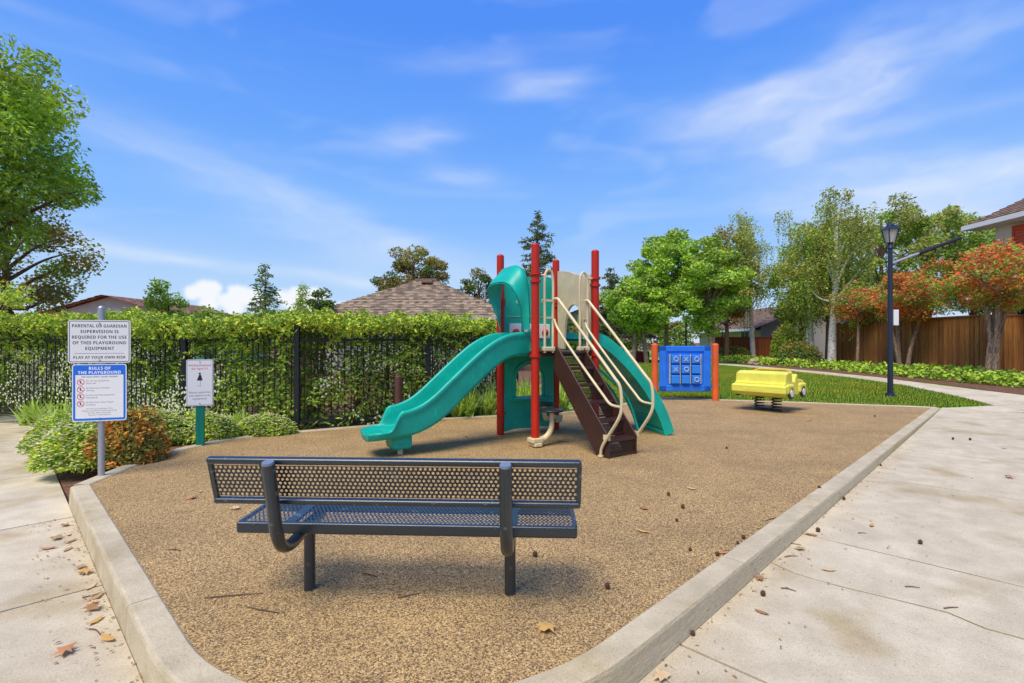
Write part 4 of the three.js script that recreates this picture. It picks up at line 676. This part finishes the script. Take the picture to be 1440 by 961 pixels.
// ---------------------------------------------------------------- wooden fences
function woodFence(label, name, x0, z0, x1, z1, h, mats, bw, seed) {
  const f = thing(name, label, 'fence'), r = rng(seed), L = Math.hypot(x1 - x0, z1 - z0), dx = (x1 - x0) / L, dz = (z1 - z0) / L, ang = Math.atan2(-dz, dx), n = Math.round(L / bw);
  const bg = wallUV(box(bw - 0.012, h - 0.2, 0.022)), tg = wallUV(box(0.045, h - 0.2, 0.02));
  for (let i = 0; i < n; i++) { const c = (i + 0.5) * bw, mt = mats[Math.floor(r() * mats.length)]; const m = part('board', bg, mt, f); m.position.set(x0 + dx * c, h / 2 + 0.06 + (r() - 0.5) * 0.01, z0 + dz * c); m.rotation.y = ang; const b = part('batten', tg, mats[Math.floor(r() * mats.length)], f); const e = (i + 1) * bw; b.position.set(x0 + dx * e - dz * -0.022, h / 2 + 0.06, z0 + dz * e + dx * 0.022 * (dz ? 1 : 1)); b.rotation.y = ang; if (Math.abs(dz) > 0.5) b.position.x = x0 - 0.022; }
  for (const [y, hh, t] of [[h - 0.02, 0.05, 0.12], [0.1, 0.2, 0.06]]) { const m = part(y > 1 ? 'cap_rail' : 'kick_board', wallUV(box(L, hh, t)), mats[3 % mats.length], f); m.position.set((x0 + x1) / 2, y, (z0 + z1) / 2); m.rotation.y = ang; }
  for (const e of [0, L]) { const m = part('corner_post', wallUV(box(0.11, h + 0.02, 0.11, 0, h / 2, 0)), mats[0], f); m.position.set(x0 + dx * e, 0, z0 + dz * e); m.rotation.y = ang; }
  return f;
}
woodFence('long brown board and batten fence behind the red flowering trees', 'board_fence', 19.3, -30.6, 19.3, -21, 2.5, M.wood, 0.21, 1);
woodFence('brown board and batten fence turning away behind the twisted trunk', 'board_fence', 19.42, -20.9, 26.5, -20.9, 2.5, M.wood, 0.21, 2);
woodFence('reddish board fence in front of the low grey house', 'board_fence', 15.9, -40, 22.4, -40, 1.75, M.woodRed, 0.2, 3);

// ---------------------------------------------------------------- houses
function roofPlane(a, b, c, d, rows, mat, parent, name = 'roof_slope') {   // a-b eave, d-c ridge; courses stepped
  const pos = [], uv = []; const L = (p, q, t) => p.clone().lerp(q, t), w = a.distanceTo(b), nrm = b.clone().sub(a).cross(d.clone().sub(a)).normalize(), hgt = L(a, b, 0.5).distanceTo(L(d, c, 0.5));
  for (let k = 0; k < rows; k++) {
    const t0 = k / rows, t1 = (k + 1) / rows, p = [L(a, d, t0), L(b, c, t0), L(b, c, t1), L(a, d, t1)], lift = nrm.clone().multiplyScalar(0.035), q0 = p[0].clone().add(lift), q1 = p[1].clone().add(lift);
    const quad = (A, B, C, D, v0, v1, ua, ub, uc, ud) => { for (const [P, u, v] of [[A, ua, v0], [B, ub, v0], [C, uc, v1], [A, ua, v0], [C, uc, v1], [D, ud, v1]]) { pos.push(P.x, P.y, P.z); uv.push(u, v); } };
    const dir = b.clone().sub(a).normalize(), U = P => P.clone().sub(a).dot(dir);
    quad(q0, q1, p[2], p[3], t0 * hgt, t1 * hgt, U(q0), U(q1), U(p[2]), U(p[3])); quad(p[0], p[1], q1, q0, t0 * hgt - 0.03, t0 * hgt, U(q0), U(q1), U(q1), U(q0));
  }
  const g = new THREE.BufferGeometry(); g.setAttribute('position', new THREE.Float32BufferAttribute(pos, 3)); g.setAttribute('uv', new THREE.Float32BufferAttribute(uv, 2)); g.computeVertexNormals(); const m = mat.clone(); m.side = THREE.DoubleSide; return part(name, g, m, parent);
}
function windowAt(parent, x, y, z, w, h, turn) { const gr = new THREE.Group(); gr.name = 'window'; gr.position.set(x, y, z); gr.rotation.y = turn; parent.add(gr); part('frame', merge([box(w + 0.12, 0.07, 0.08, 0, h / 2, 0), box(w + 0.12, 0.07, 0.08, 0, -h / 2, 0), box(0.06, h - 0.08, 0.08, -w / 2, 0, 0), box(0.06, h - 0.08, 0.08, w / 2, 0, 0), box(0.04, h - 0.08, 0.06, 0, 0, 0)]), M.white, gr); part('pane', box(w - 0.06, h - 0.07, 0.012, 0, 0, 0), std(rgb(0.04, 0.05, 0.06), 0.08), gr); return gr; }
{ // hip roofed house beyond the hedge
  const h = thing('hip_roof_house', 'low house with brown shingled hip roof beyond the hedge', 'house', [-4.6, 0, -28]);
  part('wall', wallUV(box(9.2, 2.6, 7.2, -0.2, 1.25, 0)), M.stucco, h);
  const e = 2.55, a = V(-5.4, e, 4.3), b = V(4.9, e, 4.3), c = V(4.9, e, -4.3), d = V(-5.4, e, -4.3), r0 = V(-0.55, 4.75, 0), r1 = V(0.35, 4.75, 0);
  const rf = new THREE.Group(); rf.name = 'roof'; h.add(rf);
  roofPlane(a, b, r1, r0, 24, M.roof, rf); roofPlane(b, c, r1, r1.clone(), 24, M.roof, rf); roofPlane(c, d, r0, r1, 24, M.roof, rf); roofPlane(d, a, r0, r0.clone(), 24, M.roof, rf);
  part('ridge_cap', box(1.2, 0.1, 0.26, -0.1, 4.77, 0, 0.03), M.roofDark, rf); part('ridge_vent', box(0.6, 0.14, 0.4, 0.05, 4.6, 0.55, 0.02), M.roofDark, rf);
  part('eave_board', merge([box(10.3, 0.16, 0.05, -0.25, e - 0.06, 4.3), box(10.3, 0.16, 0.05, -0.25, e - 0.06, -4.3), box(0.05, 0.16, 8.55, -5.4, e - 0.06, 0), box(0.05, 0.16, 8.55, 4.9, e - 0.06, 0)]), M.stuccoGrey, rf);
  part('vent_pipe', merge([cyl(0.05, 0.05, 1.5, 3.05, 3.9, -1.2, 10), cyl(0.11, 0.11, 0.12, 3.05, 4.65, -1.2, 10)]), M.steel, rf);
  part('roof_cowl', box(0.7, 0.3, 0.5, 2.8, 3.62, -0.6, 0.12), M.roofDark, rf);
}
function gable(t, x0, x1, z0, z1, eave, ridge, over, mat, wall, rows) {      // ridge runs along z
  part('wall', wallUV(box(x1 - x0, eave, z1 - z0, (x0 + x1) / 2, eave / 2 - 0.02, (z0 + z1) / 2)), wall, t);
  const mx = (x0 + x1) / 2, s = (ridge - eave) / (mx - x0), ye = eave - over * s + 0.06;
  const rf = new THREE.Group(); rf.name = 'roof'; t.add(rf);
  roofPlane(V(x0 - over, ye, z0 - over), V(x0 - over, ye, z1 + over), V(mx, ridge + 0.06, z1 + over), V(mx, ridge + 0.06, z0 - over), rows, mat, rf);
  roofPlane(V(x1 + over, ye, z1 + over), V(x1 + over, ye, z0 - over), V(mx, ridge + 0.06, z0 - over), V(mx, ridge + 0.06, z1 + over), rows, mat, rf);
  for (const z of [z0, z1]) { const sh = new THREE.Shape([[x0, eave - 0.03], [x1, eave - 0.03], [mx, ridge]].map(q => new THREE.Vector2(...q))); part('gable_wall', wallUV(new THREE.ExtrudeGeometry(sh, { depth: 0.12, bevelEnabled: false }).translate(0, 0, z === z0 ? z0 : z1 - 0.12)), wall, t); }
  part('fascia', merge([box(0.05, 0.2, z1 - z0 + 2 * over, x0 - over - 0.026, ye - 0.06, (z0 + z1) / 2), box(0.05, 0.2, z1 - z0 + 2 * over, x1 + over + 0.026, ye - 0.06, (z0 + z1) / 2)]), M.white, rf);
  part('soffit', merge([box(over, 0.03, z1 - z0 + 2 * over, x0 - over / 2, ye - 0.15, (z0 + z1) / 2), box(over, 0.03, z1 - z0 + 2 * over, x1 + over / 2, ye - 0.15, (z0 + z1) / 2)]), M.stuccoGrey, rf);
  return rf;
}
{
  const h = thing('two_storey_house', 'two storey cream house with brown roof and orange shutter behind fence', 'house');
  gable(h, 21.9, 31.5, -23.2, -9, 7.05, 9.3, 0.8, M.roofDark, M.stucco, 16);
  const sh = new THREE.Group(); sh.name = 'shutter'; sh.position.set(21.86, 5.75, -21.2); h.add(sh);
  for (let k = 0; k < 9; k++) part('slat', box(0.05, 0.12, 2.1, 0, -0.55 + k * 0.135, 0).rotateZ(0), std(rgb(0.62, 0.1, 0.03), 0.7), sh);
  part('frame', merge([box(0.08, 0.08, 2.3, -0.01, 0.64, 0), box(0.08, 0.08, 2.3, -0.01, -0.66, 0), box(0.08, 1.2, 0.09, -0.01, 0, -1.1), box(0.08, 1.2, 0.09, -0.01, 0, 1.1)]), std(rgb(0.55, 0.09, 0.03), 0.7), sh);
  windowAt(h, 21.9, 2.9, -21.6, 1.2, 1.1, Math.PI / 2); windowAt(h, 21.9, 5.2, -16.4, 1.4, 1.2, Math.PI / 2);
  part('porch_roof', box(1.5, 0.12, 3.4, 21.1, 3.35, -21.2), M.white, h);
}
{
  const h = thing('low_house', 'low grey house with brown gable roof and orange brick chimney', 'house');
  const rf = gable(h, 20.5, 30, -56, -42.2, 2.75, 4.7, 0.9, M.roofDark, M.stuccoGrey, 16);
  part('chimney', merge([box(0.9, 1.5, 0.9, 22.5, 4.0, -51, 0.02), box(1.05, 0.14, 1.05, 22.5, 4.76, -51)]), std(rgb(0.55, 0.14, 0.05), 0.9), rf);
  windowAt(h, 20.5, 1.95, -45, 1.6, 0.8, Math.PI / 2); windowAt(h, 20.5, 1.95, -49.5, 1.6, 0.8, Math.PI / 2); windowAt(h, 23.5, 1.9, -42.2, 1.6, 0.9, 0);
}
{
  const h = thing('far_house', 'far house with reddish brown roof over the hedge near the tall tree', 'house');
  gable(h, -31.5, -20.3, -42, -33, 2.7, 4.3, 0.7, M.roofRed, M.stucco, 14); part('skylight', box(1.4, 0.08, 0.9, -23.5, 3.72, -34, 0.02).rotateZ(0), M.steel, h);
}
{
  const h = thing('distant_house', 'distant house with reddish roof glimpsed behind the maple trunks', 'house');
  gable(h, 2, 14.5, -66, -56, 2.8, 5.2, 0.8, M.roofRed, M.stuccoGrey, 14); windowAt(h, 9.5, 1.6, -56, 1.6, 1.1, 0); windowAt(h, 12.4, 1.6, -56, 1.6, 1.1, 0);
}
{
  const u = thing('market_umbrella', 'dark red patio umbrella beyond the lawn near the pale trunks', 'umbrella', [8.9, 0, -35.5]);
  part('pole', cyl(0.025, 0.025, 2.2, 0, 1.1, 0, 8), M.steel, u); part('canopy', new THREE.ConeGeometry(1.35, 0.6, 8, 1, true).translate(0, 1.95, 0), std(rgb(0.32, 0.02, 0.02), 0.9, { side: THREE.DoubleSide }), u); part('table_skirt', cyl(0.6, 0.62, 0.72, 0, 0.36, 0, 16), std(rgb(0.25, 0.02, 0.02), 0.9), u);
}

// ---------------------------------------------------------------- trees
tree({ name: 'ash_tree', label: 'large leafy green tree rising beyond the hedge near the rules sign', pos: [-14.9, 0, -14.2], seed: 101, cy: 6.75, rx: 2.3, ry: 3.0, tr: 0.2, clumps: 120, leaves: 280, cr: 0.7, len: 0.17, aspect: 0.38, pal: PAL.maple, pal2: PAL.fresh, mix: 0.35, droop: 0.5 });
tree({ name: 'olive_tree', label: 'sparse olive coloured tree below the large leafy tree', pos: [-16.6, 0, -16.8], seed: 102, cy: 4.2, rx: 2.0, ry: 1.9, tr: 0.16, clumps: 44, leaves: 200, cr: 0.62, len: 0.13, pal: PAL.olive, pal2: PAL.fresh, mix: 0.25 });
tree({ name: 'golden_shrub_tree', label: 'small orange tinged tree just above the hedge by the walk', pos: [-12.6, 0, -12.5], seed: 103, cy: 1.95, rx: 1.3, ry: 0.75, tr: 0.07, clumps: 22, leaves: 220, cr: 0.42, len: 0.09, pal: PAL.shoot, pal2: PAL.rust, mix: 0.25 });
tree({ name: 'slender_tree', label: 'thin bright green sapling top over the hedge', pos: [-12.6, 0, -18.8], seed: 104, cy: 2.75, rx: 0.55, ry: 0.85, tr: 0.05, clumps: 13, leaves: 130, cr: 0.3, len: 0.13, pal: PAL.fresh, pal2: PAL.maple });
tree({ name: 'slender_tree', label: 'low round green treetop just over the hedge beside the sapling', pos: [-11.2, 0, -18.6], seed: 105, cy: 2.2, rx: 0.8, ry: 0.42, tr: 0.05, clumps: 12, leaves: 140, cr: 0.32, len: 0.12, pal: PAL.fresh });
conifer({ name: 'spruce_tree', label: 'small dark spruce standing before the white cloud', pos: [-10.6, 0, -22], seed: 106, h: 4.75, y0: 1.2, R: 1.15, tr: 0.09, step: 0.2, nb: 7, den: 46, droop: 0.12, len: 0.16, pal: PAL.dark });
conifer({ name: 'cypress_tree', label: 'narrow young cypress beside the hip roof', pos: [-9.0, 0, -22], seed: 107, h: 3.75, y0: 0.8, R: 0.42, tr: 0.06, step: 0.14, nb: 7, den: 30, droop: -0.5, len: 0.13, pal: PAL.fresh });
tree({ name: 'round_tree', label: 'small dense dark tree at the low end of the hip roof', pos: [-8.4, 0, -22.6], seed: 108, cy: 2.6, rx: 0.55, ry: 0.9, tr: 0.06, clumps: 14, leaves: 180, cr: 0.34, len: 0.12, pal: PAL.dark, pal2: PAL.fresh });
tree({ name: 'oak_tree', label: 'brownish green oak rising behind the hip roof', pos: [-7.6, 0, -39], seed: 109, cy: 6.2, rx: 2.4, ry: 2.1, tr: 0.22, clumps: 52, leaves: 240, cr: 0.66, len: 0.19, pal: PAL.olive, pal2: PAL.dark, mix: 0.45 });
tree({ name: 'oak_tree', label: 'small thin oak between the hip roof and the slide tower', pos: [-2.5, 0, -38], seed: 110, cy: 5.0, rx: 1.05, ry: 1.9, tr: 0.14, clumps: 26, leaves: 150, cr: 0.5, len: 0.17, pal: PAL.dark, pal2: PAL.olive });
conifer({ name: 'pine_tree', label: 'tall dark pine standing behind the slide tower', pos: [2.0, 0, -40], seed: 111, h: 11.4, y0: 2.5, R: 2.5, tr: 0.25, step: 0.34, nb: 7, den: 95, droop: 0.05, len: 0.26, pow: 0.6 });
conifer({ name: 'pine_tree', label: 'shorter rounded pine between the slide tower and the maples', pos: [9.2, 0, -48], seed: 112, h: 8.2, y0: 1.5, R: 1.9, tr: 0.2, step: 0.3, nb: 7, den: 90, droop: 0.05, len: 0.26, pow: 0.55 });
for (const [x, z, cy, rx, ry, sd, lb] of [[8.3, -33, 3.9, 1.9, 1.9, 120, 'low bright green maple right beside the arched climber'], [10.3, -34, 6.0, 2.3, 2.7, 121, 'tallest bright green maple behind the tic tac toe panel'], [12.4, -32, 4.7, 1.9, 2.6, 122, 'bright green maple with pale trunk by the tic tac toe panel']])
  tree({ name: 'maple_tree', label: lb, group: 'maples beyond the lawn', pos: [x, 0, z], seed: sd, cy, rx, ry, tr: 0.13, clumps: 88, leaves: 200, cr: 0.56, len: 0.2, aspect: 0.75, pal: PAL.maple, pal2: PAL.fresh, mix: 0.3, bark: M.barkPale, stems: sd === 120 ? [[-0.5, 0, 0.2, 0], [0.4, 0, -0.5, 0.1]] : undefined });
tree({ name: 'olive_tree', label: 'olive green tree filling the gap between maples and birches', pos: [15.5, 0, -37], seed: 124, cy: 5.9, rx: 2.2, ry: 3.1, tr: 0.14, clumps: 64, leaves: 230, cr: 0.7, len: 0.19, pal: PAL.birch, pal2: PAL.olive, mix: 0.3 });
for (const [x, z, cy, rx, ry, sd, tr, ln, lb] of [[18.6, -39.5, 7.6, 1.5, 4.1, 130, 0.16, [-0.3, 0], 'slim weeping birch in front of the low grey house'], [18.2, -31, 6.9, 1.6, 3.4, 131, 0.16, [-0.5, 0.2], 'weeping birch with straight white trunk at the fence end'], [18.1, -29, 6.6, 1.6, 3.3, 132, 0.19, [0.3, 0], 'weeping birch with thick leaning white trunk at the fence end']])
  tree({ name: 'birch_tree', label: lb, group: 'weeping birches', pos: [x, 0, z], seed: sd, cy, rx, ry, tr, lean: ln, clumps: 40, leaves: 100, cr: 0.65, len: 0.15, aspect: 0.6, pal: PAL.birch, pal2: PAL.fresh, mix: 0.25, droop: 0.8, strands: 13, drop: 1.7, bark: M.birch });
for (const [x, z, cy, rx, ry, sd, lb] of [[21.2, -37.5, 5.6, 2.0, 3.3, 148, 'leafy green tree between the slim birch and the fence end birches'], [23.8, -33, 7.4, 3.1, 3.3, 147, 'tall leafy green tree behind the lamp arm'], [21.0, -34, 6.4, 2.0, 2.9, 141, 'leafy green tree behind the red flowering canopy'], [27.2, -33.5, 7.3, 2.8, 3.3, 142, 'leafy green tree beside the two storey house'], [30.2, -33.5, 6.6, 2.2, 3.0, 143, 'leafy green tree partly hidden by the two storey house roof']])
  tree({ name: 'leafy_tree', label: lb, group: 'leafy trees behind the board fence', pos: [x, 0, z], seed: sd, cy, rx, ry, tr: 0.17, clumps: 56, leaves: 240, cr: 0.72, len: 0.2, aspect: 0.45, pal: PAL.fresh, pal2: PAL.birch, mix: 0.35 });
tree({ name: 'flowering_tree', label: 'red flowering tree with slim trunk before the board fence', pos: [18.6, 0, -27.6], seed: 150, cy: 3.4, rx: 1.45, ry: 0.95, tr: 0.08, lean: [0.1, 0], clumps: 38, leaves: 250, cr: 0.5, len: 0.15, aspect: 0.4, pal: PAL.fresh, pal2: PAL.rust, mix: 0.45, flower: 0.16, bark: M.barkPale });
tree({ name: 'flowering_tree', label: 'red flowering tree with several spreading stems behind the lamp post', pos: [18.1, 0, -23.8], seed: 151, cy: 3.45, rx: 1.55, ry: 1.05, tr: 0.085, clumps: 52, leaves: 260, cr: 0.5, len: 0.14, aspect: 0.4, pal: PAL.fresh, pal2: PAL.rust, mix: 0.5, flower: 0.18, bark: M.barkPale, stems: [[0, 0, -1.0, 0.2], [0.15, 0.1, 0.9, 0], [0, -0.1, 0.1, -0.3]] });
tree({ name: 'flowering_tree', label: 'red flowering tree with thick twisted trunk at the fence corner', pos: [17.5, 0, -18.7], seed: 155, cy: 3.75, rx: 2.0, ry: 1.05, tr: 0.1, lean: [0.45, 0.1], clumps: 66, leaves: 260, cr: 0.5, len: 0.12, aspect: 0.42, pal: PAL.fresh, pal2: PAL.rust, mix: 0.3, flower: 0.34, bark: M.barkPale, stems: [[-0.12, 0, 0.3, 0.1], [0.15, 0.05, -0.5, 0], [0.05, -0.12, 1.0, -0.2], [0, 0.12, -0.1, 0.3]] });

for (const [x, z, cy, rx, sd, lb] of [[4.6, -50, 1.9, 2.2, 170, 'low dark tree seen between the steps and the maples'], [8.2, -51, 2.0, 2.3, 171, 'low dark tree behind the patio umbrella'], [12.2, -50, 2.2, 2.4, 172, 'low dark tree behind the small far lamp'], [15.4, -48, 1.8, 1.8, 173, 'low dark tree beside the reddish board fence']])
  tree({ name: 'background_tree', label: lb, group: 'low trees beyond the lawn', pos: [x, 0, z], seed: sd, cy, rx, ry: 1.6, tr: 0.12, clumps: 34, leaves: 150, cr: 0.8, len: 0.24, pal: PAL.hedge, pal2: PAL.olive, mix: 0.3 });
// hedges and ground cover on the far side
shrub({ name: 'clipped_bush', label: 'dark clipped bush in front of the reddish board fence', pos: [16.6, 0, -38.4], rx: 1.9, rz: 0.8, h: 1.15, n: 4200, seed: 201, len: 0.13, pal: PAL.dark, pal2: PAL.olive });
shrub({ name: 'clipped_bush', label: 'large rounded bush at the foot of the birch trunks', pos: [16.9, 0, -30.2], rx: 1.45, rz: 1.0, h: 1.6, n: 6000, seed: 202, len: 0.12, pal: PAL.dark, pal2: PAL.olive });
shrub({ name: 'clipped_bush', label: 'tall light green bush between the birches and the grey house', pos: [18.3, 0, -34], rx: 1.3, rz: 1.0, h: 2.9, n: 6000, seed: 203, len: 0.14, pal: PAL.fresh, pal2: PAL.birch });
{
  const r = rng(301), L = new Leaves();
  for (let i = 0; i < 15000; i++) { const z = -14.5 - r() * 26, c = z > -20 ? 16.6 : z > -30 ? 16.9 : 16.4 + (z + 30) * 0.12, x = c + (r() - 0.5) * 2.9, e = fbm(x * 1.2 + 50, z * 1.2 + 90, 512, 44, 3); if (e < 0.42) continue; if (x < 14.9) continue; L.random(r, x, 0.03 + r() * 0.38 * smooth(0.4, 0.6, e), z, 0.14, 0.11, vary(r, r() < 0.6 ? PAL.fresh : PAL.maple, 0.5), 1.0, 0); }
  const m = single('ground_cover', L.geo(), M.leafThick, 'leafy green ivy ground cover along the board fence', 'ground cover'); m.userData.kind = 'stuff';
}
{ const g = new THREE.IcosahedronGeometry(0.28, 2), p = g.attributes.position; for (let i = 0; i < p.count; i++) { const k = 0.8 + 0.4 * hash(Math.round(p.getX(i) * 50), Math.round(p.getY(i) * 50 + p.getZ(i) * 90), 3); p.setXYZ(i, p.getX(i) * k * 1.2, p.getY(i) * k * 0.8, p.getZ(i) * k); } g.computeVertexNormals(); const m = single('boulder', g, M.curb, 'tan boulder beside the path at the ground cover edge', 'rock'); m.position.set(14.9, 0.12, -31.5); }

// ---------------------------------------------------------------- litter
const CONES = [[0.54, 0, -2.9], [0.15, 0, -3.33], [1.42, 0, -4.65], [1.43, 0, -4.29], [1.28, 0, -3.98], [1.19, 0, -3.42], [1.34, 0, -3.34], [1.56, 0, -3.54], [1.64, 0, -3.63], [2.8, 0, -6.68], [0.94, -0.128, -2.66], [1.5, -0.121, -3.06], [2.42, -0.107, -4.05], [3.13, -0.095, -4.83], [3.03, -0.104, -3.8], [6.51, -0.049, -7.56], [6.71, -0.048, -7.5], [4.37, -0.076, -6.07], [6.74, 0, -9.51], [2.91, 0, -4.85]];
const LEAVES = [[0.17, 0, -2.48], [1.38, 0, -3.38], [5.21, 0, -9.0], [1.7, 0, -4.85], [1.1, 0, -4.27], [0.96, 0, -3.76], [-2.85, 0, -4.56], [-2.89, 0, -4.75], [-2.31, 0, -4.27], [6.69, 0, -9.0], [-0.68, 0, -7.52], [2.33, -0.108, -3.99], [2.09, -0.112, -3.71], [2.09, -0.114, -3.38], [1.58, -0.119, -3.26], [2.93, -0.102, -4.17], [5.37, -0.073, -5.52], [6.66, -0.052, -6.93], [0.68, -0.133, -2.32], [1.4, -0.123, -2.87], [4.39, -0.073, -6.54], [-3.46, -0.15, -3.82], [-3.56, -0.15, -4.01], [-3.55, -0.15, -4.1], [-2.42, -0.15, -2.95], [-2.3, -0.15, -2.83], [-2.22, -0.15, -2.54], [-2.51, -0.15, -3.08], [-2.48, -0.15, -3.02], [-3.41, -0.15, -3.96], [-2.84, -0.15, -3.42], [-3.3, -0.15, -3.8], [-2.95, -0.15, -3.5], [-2.65, -0.15, -3.22], [-3.75, -0.15, -4.3], [-2.1, -0.15, -2.66]];
const TWIGS = [[-1.53, 0, -2.82, 0.3], [-2.26, 0, -3.43, 0.1], [-0.57, 0, -2.82, 0.12], [-0.85, 0, -3.07, 0.12], [-1.29, 0, -2.67, 0.2], [1.88, 0, -3.8, 0.12], [1.41, 0, -3.41, 0.1], [2.09, -0.111, -3.82, 0.12], [1.96, -0.114, -3.6, 0.1], [2.46, -0.113, -3.15, 0.08], [2.49, -0.115, -2.91, 0.09], [2.74, -0.104, -4.01, 0.06], [1.69, -0.119, -3.13, 0.08], [-2.22, -0.15, -2.73, 0.12], [-2.53, -0.15, -3.13, 0.15], [2.04, 0, -4.03, 0.15]];
{
  const r = rng(401);
  const cone = (() => { const list = []; for (let k = 0; k < 26; k++) { const t = 1 - 2 * (k + 0.5) / 26, a = k * 2.39996, s = Math.sqrt(1 - t * t), g = new THREE.ConeGeometry(0.0075, 0.013, 5); g.rotateX(Math.PI / 2); const m = new THREE.Matrix4().lookAt(V(s * Math.cos(a), t, s * Math.sin(a)), V(0, 0, 0), V(0.01, 1, 0)); g.applyMatrix4(m); g.translate(s * Math.cos(a) * 0.016, t * 0.019 + 0.021, s * Math.sin(a) * 0.016); list.push(g); } const b = new THREE.IcosahedronGeometry(0.017, 1); b.translate(0, 0.021, 0); list.push(b); return merge(list.map(g => (g.deleteAttribute('uv'), g.setAttribute('uv', new THREE.BufferAttribute(new Float32Array(g.attributes.position.count * 2), 2)), g))); })();
  const coneMat = std(rgb(0.09, 0.045, 0.022), 0.95);
  CONES.forEach(([x, y, z]) => { const m = single('seed_cone', cone, coneMat, y ? 'small brown seed cone lying on the concrete walk' : 'small brown seed cone lying on the rubber surface', 'cone', y ? 'seed cones on the walk' : 'seed cones on the rubber'); m.position.set(x, y, z); m.rotation.y = r() * 6; m.scale.setScalar(0.55 + 0.4 * r()); });
  const lobed = (() => { const s = new THREE.Shape(), n = 5; for (let k = 0; k <= 10; k++) { const a = -0.4 + k / 10 * 3.94, rad = k % 2 ? 0.028 : 0.05; const X = Math.cos(a) * rad, Y = Math.sin(a) * rad; k ? s.lineTo(X, Y) : s.moveTo(X, Y); } s.lineTo(-0.006, -0.02); s.lineTo(0, -0.05); s.lineTo(0.006, -0.02); s.closePath(); const g = new THREE.ShapeGeometry(s, 4); g.rotateX(-Math.PI / 2); const p = g.attributes.position; for (let i = 0; i < p.count; i++) p.setY(i, 0.008 + 0.016 * Math.sin(p.getX(i) * 60) ** 2 + 0.012 * hash(i, 2, 3)); g.computeVertexNormals(); return g; })();
  const oval = (() => { const s = new THREE.Shape(); s.moveTo(-0.05, 0); s.quadraticCurveTo(0, 0.034, 0.05, 0); s.quadraticCurveTo(0, -0.034, -0.05, 0); const g = new THREE.ShapeGeometry(s, 8); g.rotateX(-Math.PI / 2); const p = g.attributes.position; for (let i = 0; i < p.count; i++) p.setY(i, 0.006 + 9 * p.getZ(i) ** 2 + 4 * p.getX(i) ** 2); g.computeVertexNormals(); return g; })();
  const lm = [[0.55, 0.32, 0.09], [0.48, 0.22, 0.09], [0.4, 0.27, 0.12], [0.6, 0.42, 0.22], [0.34, 0.17, 0.07]].map(c => std(rgb(...c), 0.85, { side: THREE.DoubleSide }));
  LEAVES.forEach(([x, y, z], i) => { const k = y === 0 ? 0 : y === -0.15 ? 2 : 1; const m = single('fallen_leaf', i % 2 ? oval : lobed, lm[i % 5], (i % 2 ? 'oval ' : 'lobed ') + ['golden', 'rust brown', 'dull tan', 'pale straw', 'dark brown'][i % 5] + [' fallen leaf lying on the rubber surface', ' fallen leaf on the walk beside the straight kerb', ' fallen leaf on the walk below the sign bed kerb'][k], 'leaf', ['leaves on the rubber', 'leaves on the wide walk', 'leaves on the sign side walk'][k]); m.position.set(x, y, z); m.rotation.y = r() * 6; m.scale.setScalar(0.7 + 0.5 * r()); });
  TWIGS.forEach(([x, y, z, l]) => { const m = single('twig', tube([V(-l / 2, 0.005, 0), V(-l * 0.1, 0.007, l * 0.06 * (r() - 0.5) * 3), V(l / 2, 0.005, 0.01)], [0.004, 0.0035, 0.002], 5, true, 8), M.bark, y === 0 ? 'thin brown twig lying on the rubber surface' : 'thin brown twig lying on the concrete walk', 'twig', y === 0 ? 'twigs on the rubber' : 'twigs on the walk'); m.position.set(x, y, z); m.rotation.y = r() * 1.2 - 0.6; });
}
{
  const r = rng(501), L = new Leaves(), pal = [[0.42, 0.24, 0.09], [0.3, 0.16, 0.07], [0.5, 0.36, 0.16], [0.22, 0.13, 0.06], [0.3, 0.32, 0.06]];
  const bit = (x, y, z, s) => { const a = r() * 6.28, t = (r() - 0.5) * 0.5; L.add(x, y + 0.004 + r() * 0.008, z, Math.cos(a), t * 0.3, Math.sin(a), t * 0.4, 0.95, 0.2 * (r() - 0.5), s * (0.5 + r()), s * 0.45 * (0.4 + r()), vary(r, pal, 0.4)); };
  for (let i = 0; i < 240; i++) { const q = -1.6 - Math.pow(r(), 0.8) * 4.4, d = 0.64 - Math.pow(r(), 2.4) * 0.42; bit((q * 1.41421 + d) / 2, -0.15, (q * 1.41421 - d) / 2, 0.024); }
  for (let i = 0; i < 260; i++) { const p = 1.4 + Math.pow(r(), 1.3) * 9, c = -1.72 + Math.pow(r(), 3) * 1.2, x = (c + p * 1.41421) / 2, z = (c - p * 1.41421) / 2; bit(x, swY(x, z), z, 0.024); }
  for (let i = 0; i < 300; i++) { const p = 1.5 + r() * 9, c = -1.98 - Math.pow(r(), 2.5) * 1.3, x = (c + p * 1.41421) / 2, z = (c - p * 1.41421) / 2; if (z < -2.6) bit(x, 0, z, 0.022); }
  const m = single('leaf_crumbs', L.geo(), M.petal, 'crumbled dry leaf bits gathered along the kerbs', 'leaf litter'); m.userData.kind = 'stuff';
}
renderer.render(scene, camera);
